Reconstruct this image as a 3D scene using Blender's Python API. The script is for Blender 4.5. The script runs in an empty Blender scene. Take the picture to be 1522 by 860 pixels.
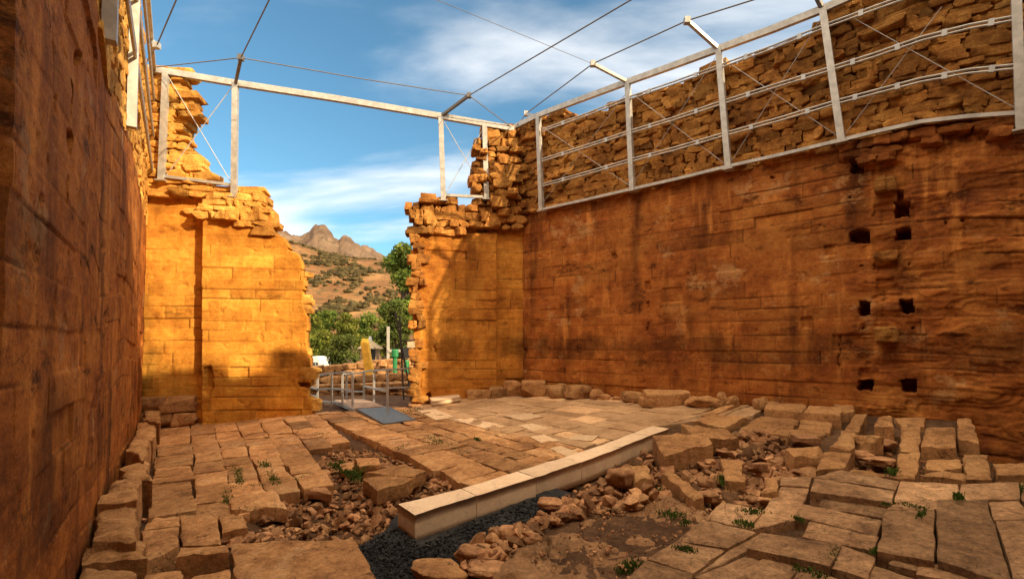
import bpy, bmesh, math, random
import numpy as np
from mathutils import Vector

R = math.radians
scene = bpy.context.scene
# ------------------------------------------------------------------ camera, world, sun, exposure
FPX, CX, CY, PITCH, SHV = 740.0, 761.0, 430.0, R(2.0), 0.0800
EYE = np.array([0.0, 0.0, 2.4])
cam_d = bpy.data.cameras.new('camera')
cam = bpy.data.objects.new('camera', cam_d)
scene.collection.objects.link(cam)
scene.camera = cam
cam.location = EYE
cam.rotation_euler = (R(90) + PITCH, 0, 0)
cam_d.sensor_width = 36.0
cam_d.lens = 36.0 * FPX / 1522.0
cam_d.shift_y = SHV * FPX / 1522.0
cam_d.clip_start = 0.05
cam_d.clip_end = 6000.0

SUN = Vector((1.60, -1.0, 0.85)).normalized()          # direction towards the sun
sun_d = bpy.data.lights.new('sun', 'SUN')
sun_d.energy = 3.7
sun_d.angle = R(0.5)
sun_d.color = (1.0, 0.77, 0.47)
sun = bpy.data.objects.new('sun', sun_d)
scene.collection.objects.link(sun)
sun.rotation_euler = (-SUN).to_track_quat('-Z', 'Y').to_euler()
sun.location = (30, -20, 30)

SKY_STRENGTH = 0.094
EXPOSURE = 1.0
world = bpy.data.worlds.new('World')
scene.world = world
world.use_nodes = True
wn, wl = world.node_tree.nodes, world.node_tree.links
wn.clear()
w_out = wn.new('ShaderNodeOutputWorld')
w_bg = wn.new('ShaderNodeBackground')
w_bg.inputs['Strength'].default_value = SKY_STRENGTH
w_sky = wn.new('ShaderNodeTexSky')
w_sky.sky_type = 'NISHITA'
w_sky.sun_disc = False
w_sky.sun_elevation = math.asin(SUN.z)
w_sky.sun_rotation = math.atan2(SUN.x, SUN.y)
w_sky.air_density = 1.0
w_sky.dust_density = 0.6
w_sky.ozone_density = 1.0
# thin streaky clouds, mixed over the sky by view direction
tc = wn.new('ShaderNodeTexCoord')
sep = wn.new('ShaderNodeSeparateXYZ')
wl.new(tc.outputs['Generated'], sep.inputs[0])
def wmath(op, a, b=None, c=None):
    n = wn.new('ShaderNodeMath'); n.operation = op
    for i, v in enumerate((a, b, c)):
        if v is None: continue
        if isinstance(v, (int, float)): n.inputs[i].default_value = v
        else: wl.new(v, n.inputs[i])
    return n.outputs[0]
den = wmath('ADD', wmath('MAXIMUM', sep.outputs[2], 0.0), 0.22)
comb = wn.new('ShaderNodeCombineXYZ')
wl.new(wmath('DIVIDE', sep.outputs[0], den), comb.inputs[0])
wl.new(wmath('DIVIDE', sep.outputs[1], den), comb.inputs[1])
mp = wn.new('ShaderNodeMapping')
mp.inputs['Rotation'].default_value = (0, 0, R(-24))
mp.inputs['Scale'].default_value = (0.62, 1.75, 1)
mp.inputs['Location'].default_value = (4.2, 0.9, 0)
wl.new(comb.outputs[0], mp.inputs[0])
cn = wn.new('ShaderNodeTexNoise')
cn.inputs['Scale'].default_value = 1.15
cn.inputs['Detail'].default_value = 9
cn.inputs['Roughness'].default_value = 0.52
cn.inputs['Distortion'].default_value = 0.35
wl.new(mp.outputs[0], cn.inputs['Vector'])
cr = wn.new('ShaderNodeMapRange')
cr.interpolation_type = 'SMOOTHSTEP'
cr.inputs['From Min'].default_value = 0.395
cr.inputs['From Max'].default_value = 0.70
wl.new(cn.outputs['Fac'], cr.inputs['Value'])
cm = wn.new('ShaderNodeMix'); cm.data_type = 'RGBA'
wl.new(wmath('MULTIPLY', cr.outputs[0], 0.92), cm.inputs[0])
tint = wn.new('ShaderNodeMix'); tint.data_type = 'RGBA'; tint.blend_type = 'MULTIPLY'
tint.inputs[0].default_value = 1.0
tint.inputs[7].default_value = (0.62, 0.97, 1.0, 1)
wl.new(w_sky.outputs[0], tint.inputs[6])
wl.new(tint.outputs[2], cm.inputs[6])
CLOUD = (7.2, 7.2, 7.2, 1)
FILL_SKY = (16.4, 13.2, 9.4, 1)
cm.inputs[7].default_value = CLOUD
# added warm brightness overhead and behind the viewer, unseen, to fill the shade
fill_dir = wmath('ADD', sep.outputs[2], wmath('MULTIPLY', sep.outputs[1], -0.38))
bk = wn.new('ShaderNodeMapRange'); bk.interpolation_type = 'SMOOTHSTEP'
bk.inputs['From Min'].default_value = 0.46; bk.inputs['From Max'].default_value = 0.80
wl.new(wmath('ADD', fill_dir, wmath('MULTIPLY', wmath('SUBTRACT', cn.outputs['Fac'], 0.5), 0.5)), bk.inputs['Value'])
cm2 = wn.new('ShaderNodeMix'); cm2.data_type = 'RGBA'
wl.new(bk.outputs[0], cm2.inputs[0]); wl.new(cm.outputs[2], cm2.inputs[6]); cm2.inputs[7].default_value = FILL_SKY
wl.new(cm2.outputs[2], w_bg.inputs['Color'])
wl.new(w_bg.outputs[0], w_out.inputs['Surface'])

vs = scene.view_settings
vs.view_transform = 'Standard'
vs.look = 'None'
vs.exposure = EXPOSURE
vs.gamma = 1.0
vs.use_curve_mapping = False

# ------------------------------------------------------------------ helpers
rng = np.random.default_rng(11)
COL = scene.collection
WORLD = {}                                              # object name -> world origin

def ray(x, y):
    u = (x - CX) / FPX; v = (CY - y) / FPX + SHV
    c, s = math.cos(PITCH), math.sin(PITCH)
    return np.array([u, c - v * s, s + v * c])

def project(P):
    P = np.asarray(P, float) - EYE
    c, s = math.cos(PITCH), math.sin(PITCH)
    d = P[..., 1] * c + P[..., 2] * s
    d = np.where(d < 0.05, 0.05, d)
    up = -P[..., 1] * s + P[..., 2] * c
    return np.stack([CX + FPX * P[..., 0] / d, CY - FPX * (up / d - SHV)], -1)

def G(X, Y):                                            # the gently rising floor of the temple
    return 0.014 + 0.07 * X + 0.056 * np.minimum(Y, 17.0)

def floor(x, y, dz=0.0):
    d = ray(x, y)
    t = (0.014 + dz - EYE[2]) / (d[2] - 0.07 * d[0] - 0.056 * d[1])
    return EYE + d * t

def at_y(x, y, Y):
    d = ray(x, y); return EYE + d * (Y / d[1])

def at_z(x, y, z):
    d = ray(x, y); return EYE + d * ((z - EYE[2]) / d[2])

class Plane:                                            # a vertical wall plane in plan: A -> B, n points into the room
    def __init__(s, A, B):
        s.A = np.array(A, float); s.B = np.array(B, float)
        s.L = float(np.linalg.norm(s.B - s.A)); s.d = (s.B - s.A) / s.L
        n = np.array([s.d[1], -s.d[0]])
        if np.dot(n, np.array([-1.0, 6.0]) - s.A) < 0: n = -n
        s.n = n
    def hit(s, x, y, off=0.0):                           # pixel -> (along, height)
        d = ray(x, y); A = s.A + s.n * off
        t = np.dot(A, s.n) / np.dot(d[:2], s.n)
        P = EYE + d * t
        return float(np.dot(P[:2] - A, s.d)), float(P[2])
    def pt(s, a, z, off=0.0):
        a = np.asarray(a, float); z = np.asarray(z, float); off = np.asarray(off, float)
        x = s.A[0] + s.d[0] * a + s.n[0] * off
        y = s.A[1] + s.d[1] * a + s.n[1] * off
        return np.stack(np.broadcast_arrays(x, y, z), -1)
    def px(s, x, y, off=0.0):
        a, z = s.hit(x, y, off); return s.pt(a, z, off)

def pip(pts, poly):
    pts = np.asarray(pts); x, y = pts[..., 0], pts[..., 1]
    res = np.zeros(x.shape, bool); n = len(poly)
    for i in range(n):
        x0, y0 = poly[i]; x1, y1 = poly[(i + 1) % n]
        if y0 == y1: continue
        res ^= ((y0 > y) != (y1 > y)) & (x < (x1 - x0) * (y - y0) / (y1 - y0) + x0)
    return res

def _h(ix, iy, iz, seed):
    h = (ix.astype(np.int64) * 374761393 + iy.astype(np.int64) * 668265263 + iz.astype(np.int64) * 2147483647 + seed * 974634777) & 0xFFFFFFFF
    h = ((h ^ (h >> 13)) * 1274126177) & 0xFFFFFFFF
    h = ((h ^ (h >> 16)) * 2246822519) & 0xFFFFFFFF
    return ((h ^ (h >> 15)) & 0xFFFFFF) / float(0xFFFFFF)

def vnoise(P, seed=0):
    P = np.asarray(P, float); i = np.floor(P); f = P - i; f = f * f * (3 - 2 * f)
    i = i.astype(np.int64); r = 0
    for dx in (0, 1):
        for dy in (0, 1):
            for dz in (0, 1):
                w = (f[..., 0] if dx else 1 - f[..., 0]) * (f[..., 1] if dy else 1 - f[..., 1]) * (f[..., 2] if dz else 1 - f[..., 2])
                r = r + w * _h(i[..., 0] + dx, i[..., 1] + dy, i[..., 2] + dz, seed)
    return r * 2 - 1

def fbm(P, octv=4, seed=0, gain=0.5):
    P = np.asarray(P, float); a, t, r = 1.0, 0.0, 0
    for k in range(octv):
        r = r + a * vnoise(P * (2.03 ** k) + 7.1 * k, seed + k); t += a; a *= gain
    return r / t

class MB:
    def __init__(s): s.v, s.f, s.t, s.j, s.n = [], [], [], [], 0
    def add(s, v, faces, tint=0.0, joint=0.0):
        v = np.asarray(v, float).reshape(-1, 3)
        for f in (faces if isinstance(faces, list) else [faces]):
            s.f.append(np.asarray(f, np.int64) + s.n)
        s.v.append(v); k = len(v)
        s.t.append(np.broadcast_to(np.asarray(tint, float), (k,)).copy())
        s.j.append(np.broadcast_to(np.asarray(joint, float), (k,)).copy())
        s.n += k
        return s
    def build(s, name, mat, parent=None, smooth=True, origin=None, sharp=None):
        v = np.concatenate(s.v)
        if origin is None:
            origin = np.array([(v[:, 0].min() + v[:, 0].max()) / 2, (v[:, 1].min() + v[:, 1].max()) / 2, v[:, 2].min()])
        origin = np.asarray(origin, float)
        me = bpy.data.meshes.new(name)
        me.vertices.add(len(v)); me.vertices.foreach_set('co', (v - origin).astype(np.float32).ravel())
        loops = np.concatenate([f.ravel() for f in s.f])
        tot = np.concatenate([np.full(len(f), f.shape[1], np.int64) for f in s.f])
        st = np.concatenate([[0], np.cumsum(tot)[:-1]])
        me.loops.add(len(loops)); me.loops.foreach_set('vertex_index', loops.astype(np.int32))
        me.polygons.add(len(tot)); me.polygons.foreach_set('loop_start', st.astype(np.int32))
        me.polygons.foreach_set('loop_total', tot.astype(np.int32))
        me.polygons.foreach_set('use_smooth', np.full(len(tot), smooth))
        for nm, arr in (('tint', s.t), ('joint', s.j)):
            a = me.attributes.new(nm, 'FLOAT', 'POINT')
            a.data.foreach_set('value', np.concatenate(arr).astype(np.float32))
        me.update(calc_edges=True); me.validate()
        if sharp: me.set_sharp_from_angle(angle=R(sharp))
        me.materials.append(mat)
        o = bpy.data.objects.new(name, me); COL.objects.link(o)
        WORLD[o.name] = origin
        if parent is not None:
            o.parent = parent; o.location = origin - WORLD[parent.name]
        else:
            o.location = origin
        return o

def empty(name, loc):
    o = bpy.data.objects.new(name, None); COL.objects.link(o)
    o.empty_display_size = 0.2
    o.location = loc; WORLD[o.name] = np.array(loc, float); return o

def tag(o, label=None, cat=None, group=None, kind=None):
    if label: o['label'] = label
    if cat: o['category'] = cat
    if group: o['group'] = group
    if kind: o['kind'] = kind
    return o

def grid_faces(n, m):                                   # n x m vertices (row-major)
    i = np.arange(n - 1)[:, None] * m + np.arange(m - 1)[None, :]
    return np.stack([i, i + 1, i + m + 1, i + m], -1).reshape(-1, 4)

BOXF = np.array([[0, 3, 2, 1], [4, 5, 6, 7], [0, 1, 5, 4], [1, 2, 6, 5], [2, 3, 7, 6], [3, 0, 4, 7]])
def bar(mb, p, q, w, h=None, up=(0, 0, 1)):             # a square bar between two points
    p, q = np.asarray(p, float), np.asarray(q, float); h = w if h is None else h
    d = q - p; d = d / (np.linalg.norm(d) + 1e-9); up = np.asarray(up, float)
    if abs(np.dot(d, up)) > 0.95: up = np.array([0, 1.0, 0])
    s = np.cross(d, up); s /= np.linalg.norm(s); u = np.cross(s, d)
    c = [(-1, -1), (1, -1), (1, 1), (-1, 1)]
    v = [e + s * a * w / 2 + u * b * h / 2 for e in (p, q) for a, b in c]
    mb.add(v, BOXF)

def tube(mb, pts, r, k=8):
    pts = np.asarray(pts, float); n = len(pts)
    rr = np.broadcast_to(np.asarray(r, float), (n,))
    tg = np.gradient(pts, axis=0) if n > 2 else np.repeat((pts[1] - pts[0])[None], 2, 0)
    tg = tg / (np.linalg.norm(tg, axis=1)[:, None] + 1e-9)
    ref = np.array([0, 0, 1.0]) if abs(tg[0][2]) < 0.9 else np.array([1.0, 0, 0])
    a = np.linspace(0, 2 * math.pi, k, endpoint=False); V = []
    for i in range(n):
        s = np.cross(tg[i], ref); s /= np.linalg.norm(s) + 1e-9; u = np.cross(s, tg[i])
        V.append(pts[i] + rr[i] * (np.cos(a)[:, None] * s + np.sin(a)[:, None] * u))
    V = np.concatenate(V); F = []
    for i in range(n - 1):
        for j in range(k):
            F.append([i * k + j, i * k + (j + 1) % k, (i + 1) * k + (j + 1) % k, (i + 1) * k + j])
    mb.add(V, [np.array(F), np.arange(k)[::-1][None], np.arange((n - 1) * k, n * k)[None]])

def cubegrid(n):
    g = np.linspace(-1, 1, n + 1); V, F, ix = [], [], {}
    def vid(p):
        key = tuple(np.round(p, 5))
        if key not in ix: ix[key] = len(V); V.append(p)
        return ix[key]
    for ax in range(3):
        for sgn in (-1, 1):
            o = [(ax + 1) % 3, (ax + 2) % 3]
            for i in range(n):
                for j in range(n):
                    q = []
                    for a, b in ((i, j), (i + 1, j), (i + 1, j + 1), (i, j + 1)):
                        p = [0, 0, 0]; p[ax] = sgn; p[o[0]] = g[a]; p[o[1]] = g[b]; q.append(vid(p))
                    F.append(q if sgn > 0 else q[::-1])
    return np.array(V, float), np.array(F)

def blocky(n, p, noise, seed, cuts=0, h=(0.82, 1.05)):                  # a rough block in the unit cube [-.5, .5]^3
    V, F = cubegrid(n)
    V = V / (np.sum(np.abs(V) ** p, 1) ** (1.0 / p))[:, None]
    r = np.random.default_rng(seed)
    sk = 1 + r.uniform(-0.13, 0.13, (2, 3))
    V = V * np.where(V[:, [2, 0, 1]] > 0, sk[0], sk[1])
    for _ in range(cuts):                               # slice corners off with planes
        nn = r.normal(size=3); nn /= np.linalg.norm(nn); hc = r.uniform(*h)
        d = V @ nn - hc; V = V - np.where(d > 0, d, 0)[:, None] * nn * 0.95
    nv = V / np.linalg.norm(V, axis=1)[:, None]
    V = V + nv * (fbm(V * 1.3 + seed * 3.7, 4, seed) * noise)[:, None]
    return V * 0.5, F

STONES = [blocky(6, 40, 0.15, 100 + k, cuts=6, h=(1.0, 1.45)) for k in range(32)]
BLOCKS = [blocky(12, 22, 0.12, 300 + k, cuts=3) for k in range(10)]
BOULD = [blocky(12, 3.6, 0.26, 500 + k, cuts=4, h=(0.8, 1.0)) for k in range(10)]

def hulls(n, seed):
    out = []; r = np.random.default_rng(seed)
    for k in range(n):
        bm = bmesh.new()
        for p in r.normal(size=(14, 3)):
            p = p / np.linalg.norm(p) * r.uniform(0.75, 1.0); bm.verts.new(p * np.array([0.5, 0.42, 0.34]))
        bmesh.ops.convex_hull(bm, input=bm.verts)
        bm.verts.ensure_lookup_table(); used = [v for v in bm.verts if v.link_faces]
        ix = {v: i for i, v in enumerate(used)}
        V = np.array([v.co[:] for v in used]); F = np.array([[ix[v] for v in f.verts] for f in bm.faces if len(f.verts) == 3])
        bm.free(); out.append((V, F))
    return out
HULLS = hulls(16, 5)

def rotz(a): c, s = math.cos(a), math.sin(a); return np.array([[c, -s, 0], [s, c, 0], [0, 0, 1.0]])
def rotx(a): c, s = math.cos(a), math.sin(a); return np.array([[1.0, 0, 0], [0, c, -s], [0, s, c]])
def rand_rot(r, tilt=math.pi):
    return rotz(r.uniform(0, 6.3)) @ rotx(r.normal() * tilt) @ rotz(r.uniform(0, 6.3))

# ------------------------------------------------------------------ materials (procedural)
def new_mat(name):
    m = bpy.data.materials.new(name); m.use_nodes = True
    nt = m.node_tree; b = nt.nodes['Principled BSDF']
    b.inputs['Roughness'].default_value = 0.9
    b.inputs['Specular IOR Level'].default_value = 0.15
    return m, nt, b

class NT:
    def __init__(s, nt): s.nt = nt; s.pos = nt.nodes.new('ShaderNodeNewGeometry').outputs['Position']
    def link(s, v, sock):
        if isinstance(v, (int, float)): sock.default_value = v
        elif isinstance(v, tuple): sock.default_value = v if len(v) == 4 or len(v) == 3 and sock.type == 'VECTOR' else (*v, 1)
        else: s.nt.links.new(v, sock)
    def noise(s, scale, detail=6, rough=0.55, stretch=None, dist=0.0, loc=(0, 0, 0), kind='Fac'):
        n = s.nt.nodes.new('ShaderNodeTexNoise')
        n.inputs['Scale'].default_value = scale; n.inputs['Detail'].default_value = detail
        n.inputs['Roughness'].default_value = rough; n.inputs['Distortion'].default_value = dist
        m = s.nt.nodes.new('ShaderNodeMapping'); m.inputs['Location'].default_value = loc
        if stretch: m.inputs['Scale'].default_value = stretch
        s.nt.links.new(s.pos, m.inputs[0]); s.nt.links.new(m.outputs[0], n.inputs['Vector'])
        return n.outputs[kind]
    def rng(s, v, a, b, c=0.0, d=1.0):
        n = s.nt.nodes.new('ShaderNodeMapRange'); n.interpolation_type = 'SMOOTHSTEP'
        s.link(v, n.inputs['Value'])
        for k, x in zip(('From Min', 'From Max', 'To Min', 'To Max'), (a, b, c, d)): n.inputs[k].default_value = x
        return n.outputs[0]
    def math(s, op, a, b=0.0):
        n = s.nt.nodes.new('ShaderNodeMath'); n.operation = op; s.link(a, n.inputs[0]); s.link(b, n.inputs[1]); return n.outputs[0]
    def mix(s, fac, a, b, mode='MIX'):
        n = s.nt.nodes.new('ShaderNodeMix'); n.data_type = 'RGBA'; n.blend_type = mode
        s.link(fac, n.inputs[0]); s.link(a, n.inputs[6]); s.link(b, n.inputs[7]); return n.outputs[2]
    def ramp(s, v, stops):
        n = s.nt.nodes.new('ShaderNodeValToRGB'); e = n.color_ramp.elements
        while len(e) < len(stops): e.new(0.5)
        for k, (p, c) in enumerate(stops): e[k].position = p; e[k].color = (*c, 1)
        s.link(v, n.inputs[0]); return n.outputs[0]
    def attr(s, name):
        n = s.nt.nodes.new('ShaderNodeAttribute'); n.attribute_name = name; return n.outputs['Fac']
    def scale_col(s, col, val):
        n = s.nt.nodes.new('ShaderNodeVectorMath'); n.operation = 'SCALE'; s.link(col, n.inputs[0]); s.link(val, n.inputs['Scale']); return n.outputs[0]
    def bump(s, h, strength, dist, normal=None):
        n = s.nt.nodes.new('ShaderNodeBump'); n.inputs['Strength'].default_value = strength; n.inputs['Distance'].default_value = dist
        s.link(h, n.inputs['Height'])
        if normal is not None: s.link(normal, n.inputs['Normal'])
        return n.outputs[0]

def stone_mat(name, dark, mid, light, scale=1.0, streak=0.0, stain=0.3, lichen=0.0, bump=0.5, fine=60.0, layered=0.0, pale=None, band=None, tintgain=1.0, crack=0.0, grain=1.0, hline=0.0, lsc=5.0):
    m, nt, b = new_mat(name); N = NT(nt)
    big = N.noise(0.55 * scale, 9, 0.68)
    med = N.noise(3.2 * scale, 9, 0.74, loc=(3.1, 5.2, 1.7))
    mixv = N.math('ADD', N.math('MULTIPLY', big, 0.55), N.math('MULTIPLY', med, 0.45))
    col = N.ramp(mixv, [(0.38, dark), (0.5, mid), (0.62, light)])
    if streak:                                          # run-off streaks down the face
        st = N.noise(1.15, 5, 0.55, stretch=(1.0, 1.0, 0.16), loc=(9, 2, 4))
        col = N.mix(N.rng(st, 0.50, 0.74, 0.0, streak), col, tuple(c * 0.32 for c in dark))
        st2 = N.noise(2.6, 6, 0.6, stretch=(1.0, 1.0, 0.16), loc=(1, 8, 2))
        col = N.mix(N.rng(st2, 0.55, 0.74, 0.0, streak * 0.8), col, tuple(min(1, c * 1.35) for c in light))
    if stain:
        sn = N.noise(1.25, 10, 0.76, stretch=(1.0, 1.0, 2.0), loc=(4, 4, 8))
        col = N.mix(N.rng(sn, 0.54, 0.66, 0.0, stain), col, tuple(c * 0.3 for c in dark))
    if pale:
        pn = N.noise(0.8, 10, 0.76, stretch=(1.0, 1.0, 1.1), loc=(14, 1, 3))
        col = N.mix(N.rng(pn, 0.555, 0.63, 0.0, 0.7), col, pale)
    if band:                                            # a dark tide mark at one height of the wall
        z0, z1, amt = band
        sepz = nt.nodes.new('ShaderNodeSeparateXYZ'); nt.links.new(N.pos, sepz.inputs[0])
        wob = N.math('ADD', sepz.outputs[2], N.math('MULTIPLY', N.math('SUBTRACT', N.noise(0.8, 6, 0.65, loc=(2, 7, 1)), 0.5), 1.1))
        bn = N.math('MULTIPLY', N.rng(wob, z0 - 0.22, z0 + 0.08), N.rng(wob, z1 - 0.06, z1 + 0.28, 1.0, 0.0))
        bn = N.math('MULTIPLY', bn, N.rng(N.noise(0.9, 6, 0.65, stretch=(1, 1, 0.6), loc=(5, 1, 6)), 0.42, 0.60))
        col = N.mix(N.math('MULTIPLY', bn, amt), col, tuple(c * 0.18 for c in dark))
    if hline:                                           # fine tooling and bedding lines along the courses
        hn = N.noise(3.0, 6, 0.65, stretch=(0.7, 0.7, 5.0), loc=(3, 3, 7), dist=0.2)
        col = N.scale_col(col, N.rng(hn, 0.30, 0.70, 1 - hline, 1 + hline * 0.8))
    pit = N.noise(11.0, 6, 0.75, loc=(7, 4, 2))          # small pits and dark worn spots
    col = N.mix(N.rng(pit, 0.57, 0.68, 0.0, 0.55 * grain), col, tuple(c * 0.35 for c in dark))
    pl = N.noise(8.0, 7, 0.75, loc=(1, 14, 9))
    col = N.mix(N.rng(pl, 0.58, 0.70, 0.0, 0.45 * grain), col, tuple(min(1, c * 1.25) for c in light))
    fn = N.noise(fine * 0.35, 6, 0.8)
    col = N.scale_col(col, N.rng(fn, 0.3, 0.7, 1 - 0.26 * grain, 1 + 0.22 * grain))
    sp = N.noise(fine, 3, 0.7, loc=(2, 2, 2))
    col = N.scale_col(col, N.rng(sp, 0.52, 0.75, 1.0, 1 - 0.38 * grain))
    tv = N.math('ADD', N.math('MULTIPLY', N.attr('tint'), tintgain), 1.0)
    oi = nt.nodes.new('ShaderNodeObjectInfo').outputs['Random']
    tv = N.math('MULTIPLY', tv, N.rng(oi, 0.0, 1.0, 0.88, 1.1))
    col = N.scale_col(col, tv)
    col = N.mix(N.math('MULTIPLY', N.attr('joint'), 0.75), col, tuple(c * 0.22 for c in dark))
    if crack:                                           # hairline cracks
        cv = N.noise(1.3, 5, 0.55, dist=0.6, loc=(8, 3, 5))
        ck = N.rng(N.math('ABSOLUTE', N.math('SUBTRACT', cv, 0.5)), 0.0, 0.010, 1.0, 0.0)
        ck = N.math('MULTIPLY', ck, N.rng(N.noise(0.8, 3, 0.5, loc=(1, 9, 9)), 0.45, 0.6))
        col = N.mix(N.math('MULTIPLY', ck, crack), col, tuple(c * 0.18 for c in dark))
    if lichen:
        ln = N.noise(lsc, 8, 0.8, loc=(6, 6, 1))
        col = N.mix(N.rng(ln, 0.56, 0.66, 0.0, lichen), col, (0.07, 0.05, 0.03))
    nt.links.new(col, b.inputs['Base Color'])
    h1 = N.noise(7.0, 9, 0.75)
    nrm = N.bump(h1, bump, 0.05)
    if layered:                                         # bedding planes of the sandstone
        hl = N.noise(5.0, 7, 0.62, stretch=(0.5, 0.5, 4.5), dist=0.4)
        nrm = N.bump(hl, layered, 0.06, nrm)
    h2 = N.noise(fine, 5, 0.7)
    nrm = N.bump(h2, bump * 0.6, 0.010, nrm)
    nt.links.new(nrm, b.inputs['Normal'])
    return m

M = {}
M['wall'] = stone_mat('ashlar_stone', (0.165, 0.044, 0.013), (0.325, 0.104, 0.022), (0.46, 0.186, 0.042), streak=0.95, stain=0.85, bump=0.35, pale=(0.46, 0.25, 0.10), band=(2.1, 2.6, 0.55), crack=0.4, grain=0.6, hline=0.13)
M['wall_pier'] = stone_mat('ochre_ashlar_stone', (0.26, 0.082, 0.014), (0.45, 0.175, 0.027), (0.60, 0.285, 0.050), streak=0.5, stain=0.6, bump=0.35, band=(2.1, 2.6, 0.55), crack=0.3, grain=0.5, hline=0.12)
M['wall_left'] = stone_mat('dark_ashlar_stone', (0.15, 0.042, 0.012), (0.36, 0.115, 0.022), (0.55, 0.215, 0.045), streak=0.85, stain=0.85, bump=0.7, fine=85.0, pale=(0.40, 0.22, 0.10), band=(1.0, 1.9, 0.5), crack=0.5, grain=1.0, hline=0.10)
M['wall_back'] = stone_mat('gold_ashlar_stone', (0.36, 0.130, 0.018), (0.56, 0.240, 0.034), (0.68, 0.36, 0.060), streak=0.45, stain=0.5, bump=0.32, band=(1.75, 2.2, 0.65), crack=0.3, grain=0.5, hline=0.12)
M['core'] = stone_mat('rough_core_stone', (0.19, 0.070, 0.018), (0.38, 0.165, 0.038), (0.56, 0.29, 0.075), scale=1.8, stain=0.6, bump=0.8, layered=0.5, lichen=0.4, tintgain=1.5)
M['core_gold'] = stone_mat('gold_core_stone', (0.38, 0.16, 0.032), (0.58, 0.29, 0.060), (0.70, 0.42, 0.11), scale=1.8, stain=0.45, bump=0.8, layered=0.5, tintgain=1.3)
M['paving'] = stone_mat('paving_stone', (0.28, 0.128, 0.055), (0.54, 0.275, 0.112), (0.72, 0.43, 0.205), scale=1.7, stain=0.4, bump=0.75, lichen=0.45, lsc=10.0, crack=0.85, pale=(0.60, 0.37, 0.20), tintgain=1.5, fine=40.0)
M['terrace'] = stone_mat('terrace_stone', (0.16, 0.086, 0.045), (0.33, 0.185, 0.092), (0.47, 0.285, 0.15), scale=1.6, stain=0.5, bump=1.0, fine=30.0, lichen=0.85, lsc=15.0, crack=0.6, grain=1.3, tintgain=1.5)
M['block'] = stone_mat('block_stone', (0.23, 0.108, 0.045), (0.43, 0.220, 0.090), (0.58, 0.335, 0.145), scale=1.8, stain=0.6, bump=1.0, lichen=0.55, lsc=11.0, layered=0.3, crack=0.6)
M['rubble'] = stone_mat('rubble_stone', (0.20, 0.092, 0.046), (0.37, 0.185, 0.088), (0.54, 0.31, 0.15), scale=2.0, stain=0.2, bump=0.5)
M['newstone'] = stone_mat('new_sandstone', (0.62, 0.43, 0.28), (0.72, 0.53, 0.355), (0.78, 0.60, 0.42), scale=2.0, stain=0.22, bump=0.16, fine=70.0, grain=0.32, crack=0.25)
M['newtile'] = stone_mat('new_tile_stone', (0.56, 0.38, 0.225), (0.66, 0.465, 0.285), (0.72, 0.53, 0.34), scale=2.0, stain=0.1, bump=0.15)
M['tile'] = stone_mat('worn_tile_stone', (0.33, 0.19, 0.095), (0.50, 0.31, 0.165), (0.62, 0.41, 0.235), scale=1.4, stain=0.3, bump=0.35, lichen=0.15, crack=0.4, grain=0.6)
M['earth'] = stone_mat('earth', (0.050, 0.026, 0.014), (0.105, 0.055, 0.029), (0.18, 0.098, 0.050), scale=1.6, stain=0.4, bump=0.9)
M['asphalt'] = stone_mat('black_grit', (0.020, 0.021, 0.023), (0.035, 0.036, 0.039), (0.065, 0.064, 0.063), scale=3.0, stain=0.2, bump=1.0, fine=70.0)
M['hill'] = None

def plain(name, col, rough=0.6, metal=0.0, var=0.12, scale=6.0, bump=0.0):
    m, nt, b = new_mat(name); N = NT(nt)
    n = N.noise(scale, 5, 0.6)
    nt.links.new(N.scale_col(N.mix(0.0, col, col), N.rng(n, 0.3, 0.7, 1 - var, 1 + var)), b.inputs['Base Color'])
    b.inputs['Roughness'].default_value = rough; b.inputs['Metallic'].default_value = metal
    b.inputs['Specular IOR Level'].default_value = 0.4
    if bump: nt.links.new(N.bump(N.noise(40, 4, 0.6), bump, 0.004), b.inputs['Normal'])
    return m
M['steel'] = plain('galvanised_steel', (0.44, 0.42, 0.385), 0.45, 0.35, 0.18)
M['wire'] = plain('wire_rope', (0.16, 0.15, 0.14), 0.6, 0.3)
M['rail'] = plain('grey_painted_steel', (0.44, 0.44, 0.43), 0.45, 0.3, 0.15)
M['iron'] = plain('dark_iron', (0.07, 0.06, 0.055), 0.7, 0.2)
M['plate'] = plain('chequer_plate', (0.145, 0.165, 0.185), 0.5, 0.4, 0.2, 9.0, 0.4)
M['boards'] = plain('weathered_boards', (0.36, 0.24, 0.17), 0.8, 0.0, 0.25, 3.0)
M['white'] = plain('white_paint', (0.60, 0.60, 0.58), 0.35)
M['glass'] = plain('dark_glass', (0.05, 0.065, 0.08), 0.12)
M['tyre'] = plain('tyre_rubber', (0.03, 0.03, 0.03), 0.8)
M['green'] = plain('green_paint', (0.02, 0.19, 0.06), 0.5)
M['thatch'] = plain('thatch', (0.42, 0.32, 0.20), 0.9, 0, 0.3, 9.0)
M['concrete'] = plain('concrete', (0.36, 0.33, 0.28), 0.85, 0, 0.2)
M['mud'] = plain('mud_plaster', (0.36, 0.22, 0.12), 0.9, 0, 0.2)
M['stele'] = plain('orange_stone', (0.78, 0.42, 0.05), 0.9, 0, 0.2, 5.0, 0.3)
M['bark'] = plain('bark', (0.11, 0.075, 0.05), 0.95, 0, 0.3, 8.0)
M['slate'] = plain('dark_window', (0.02, 0.02, 0.02), 0.9)
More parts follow.
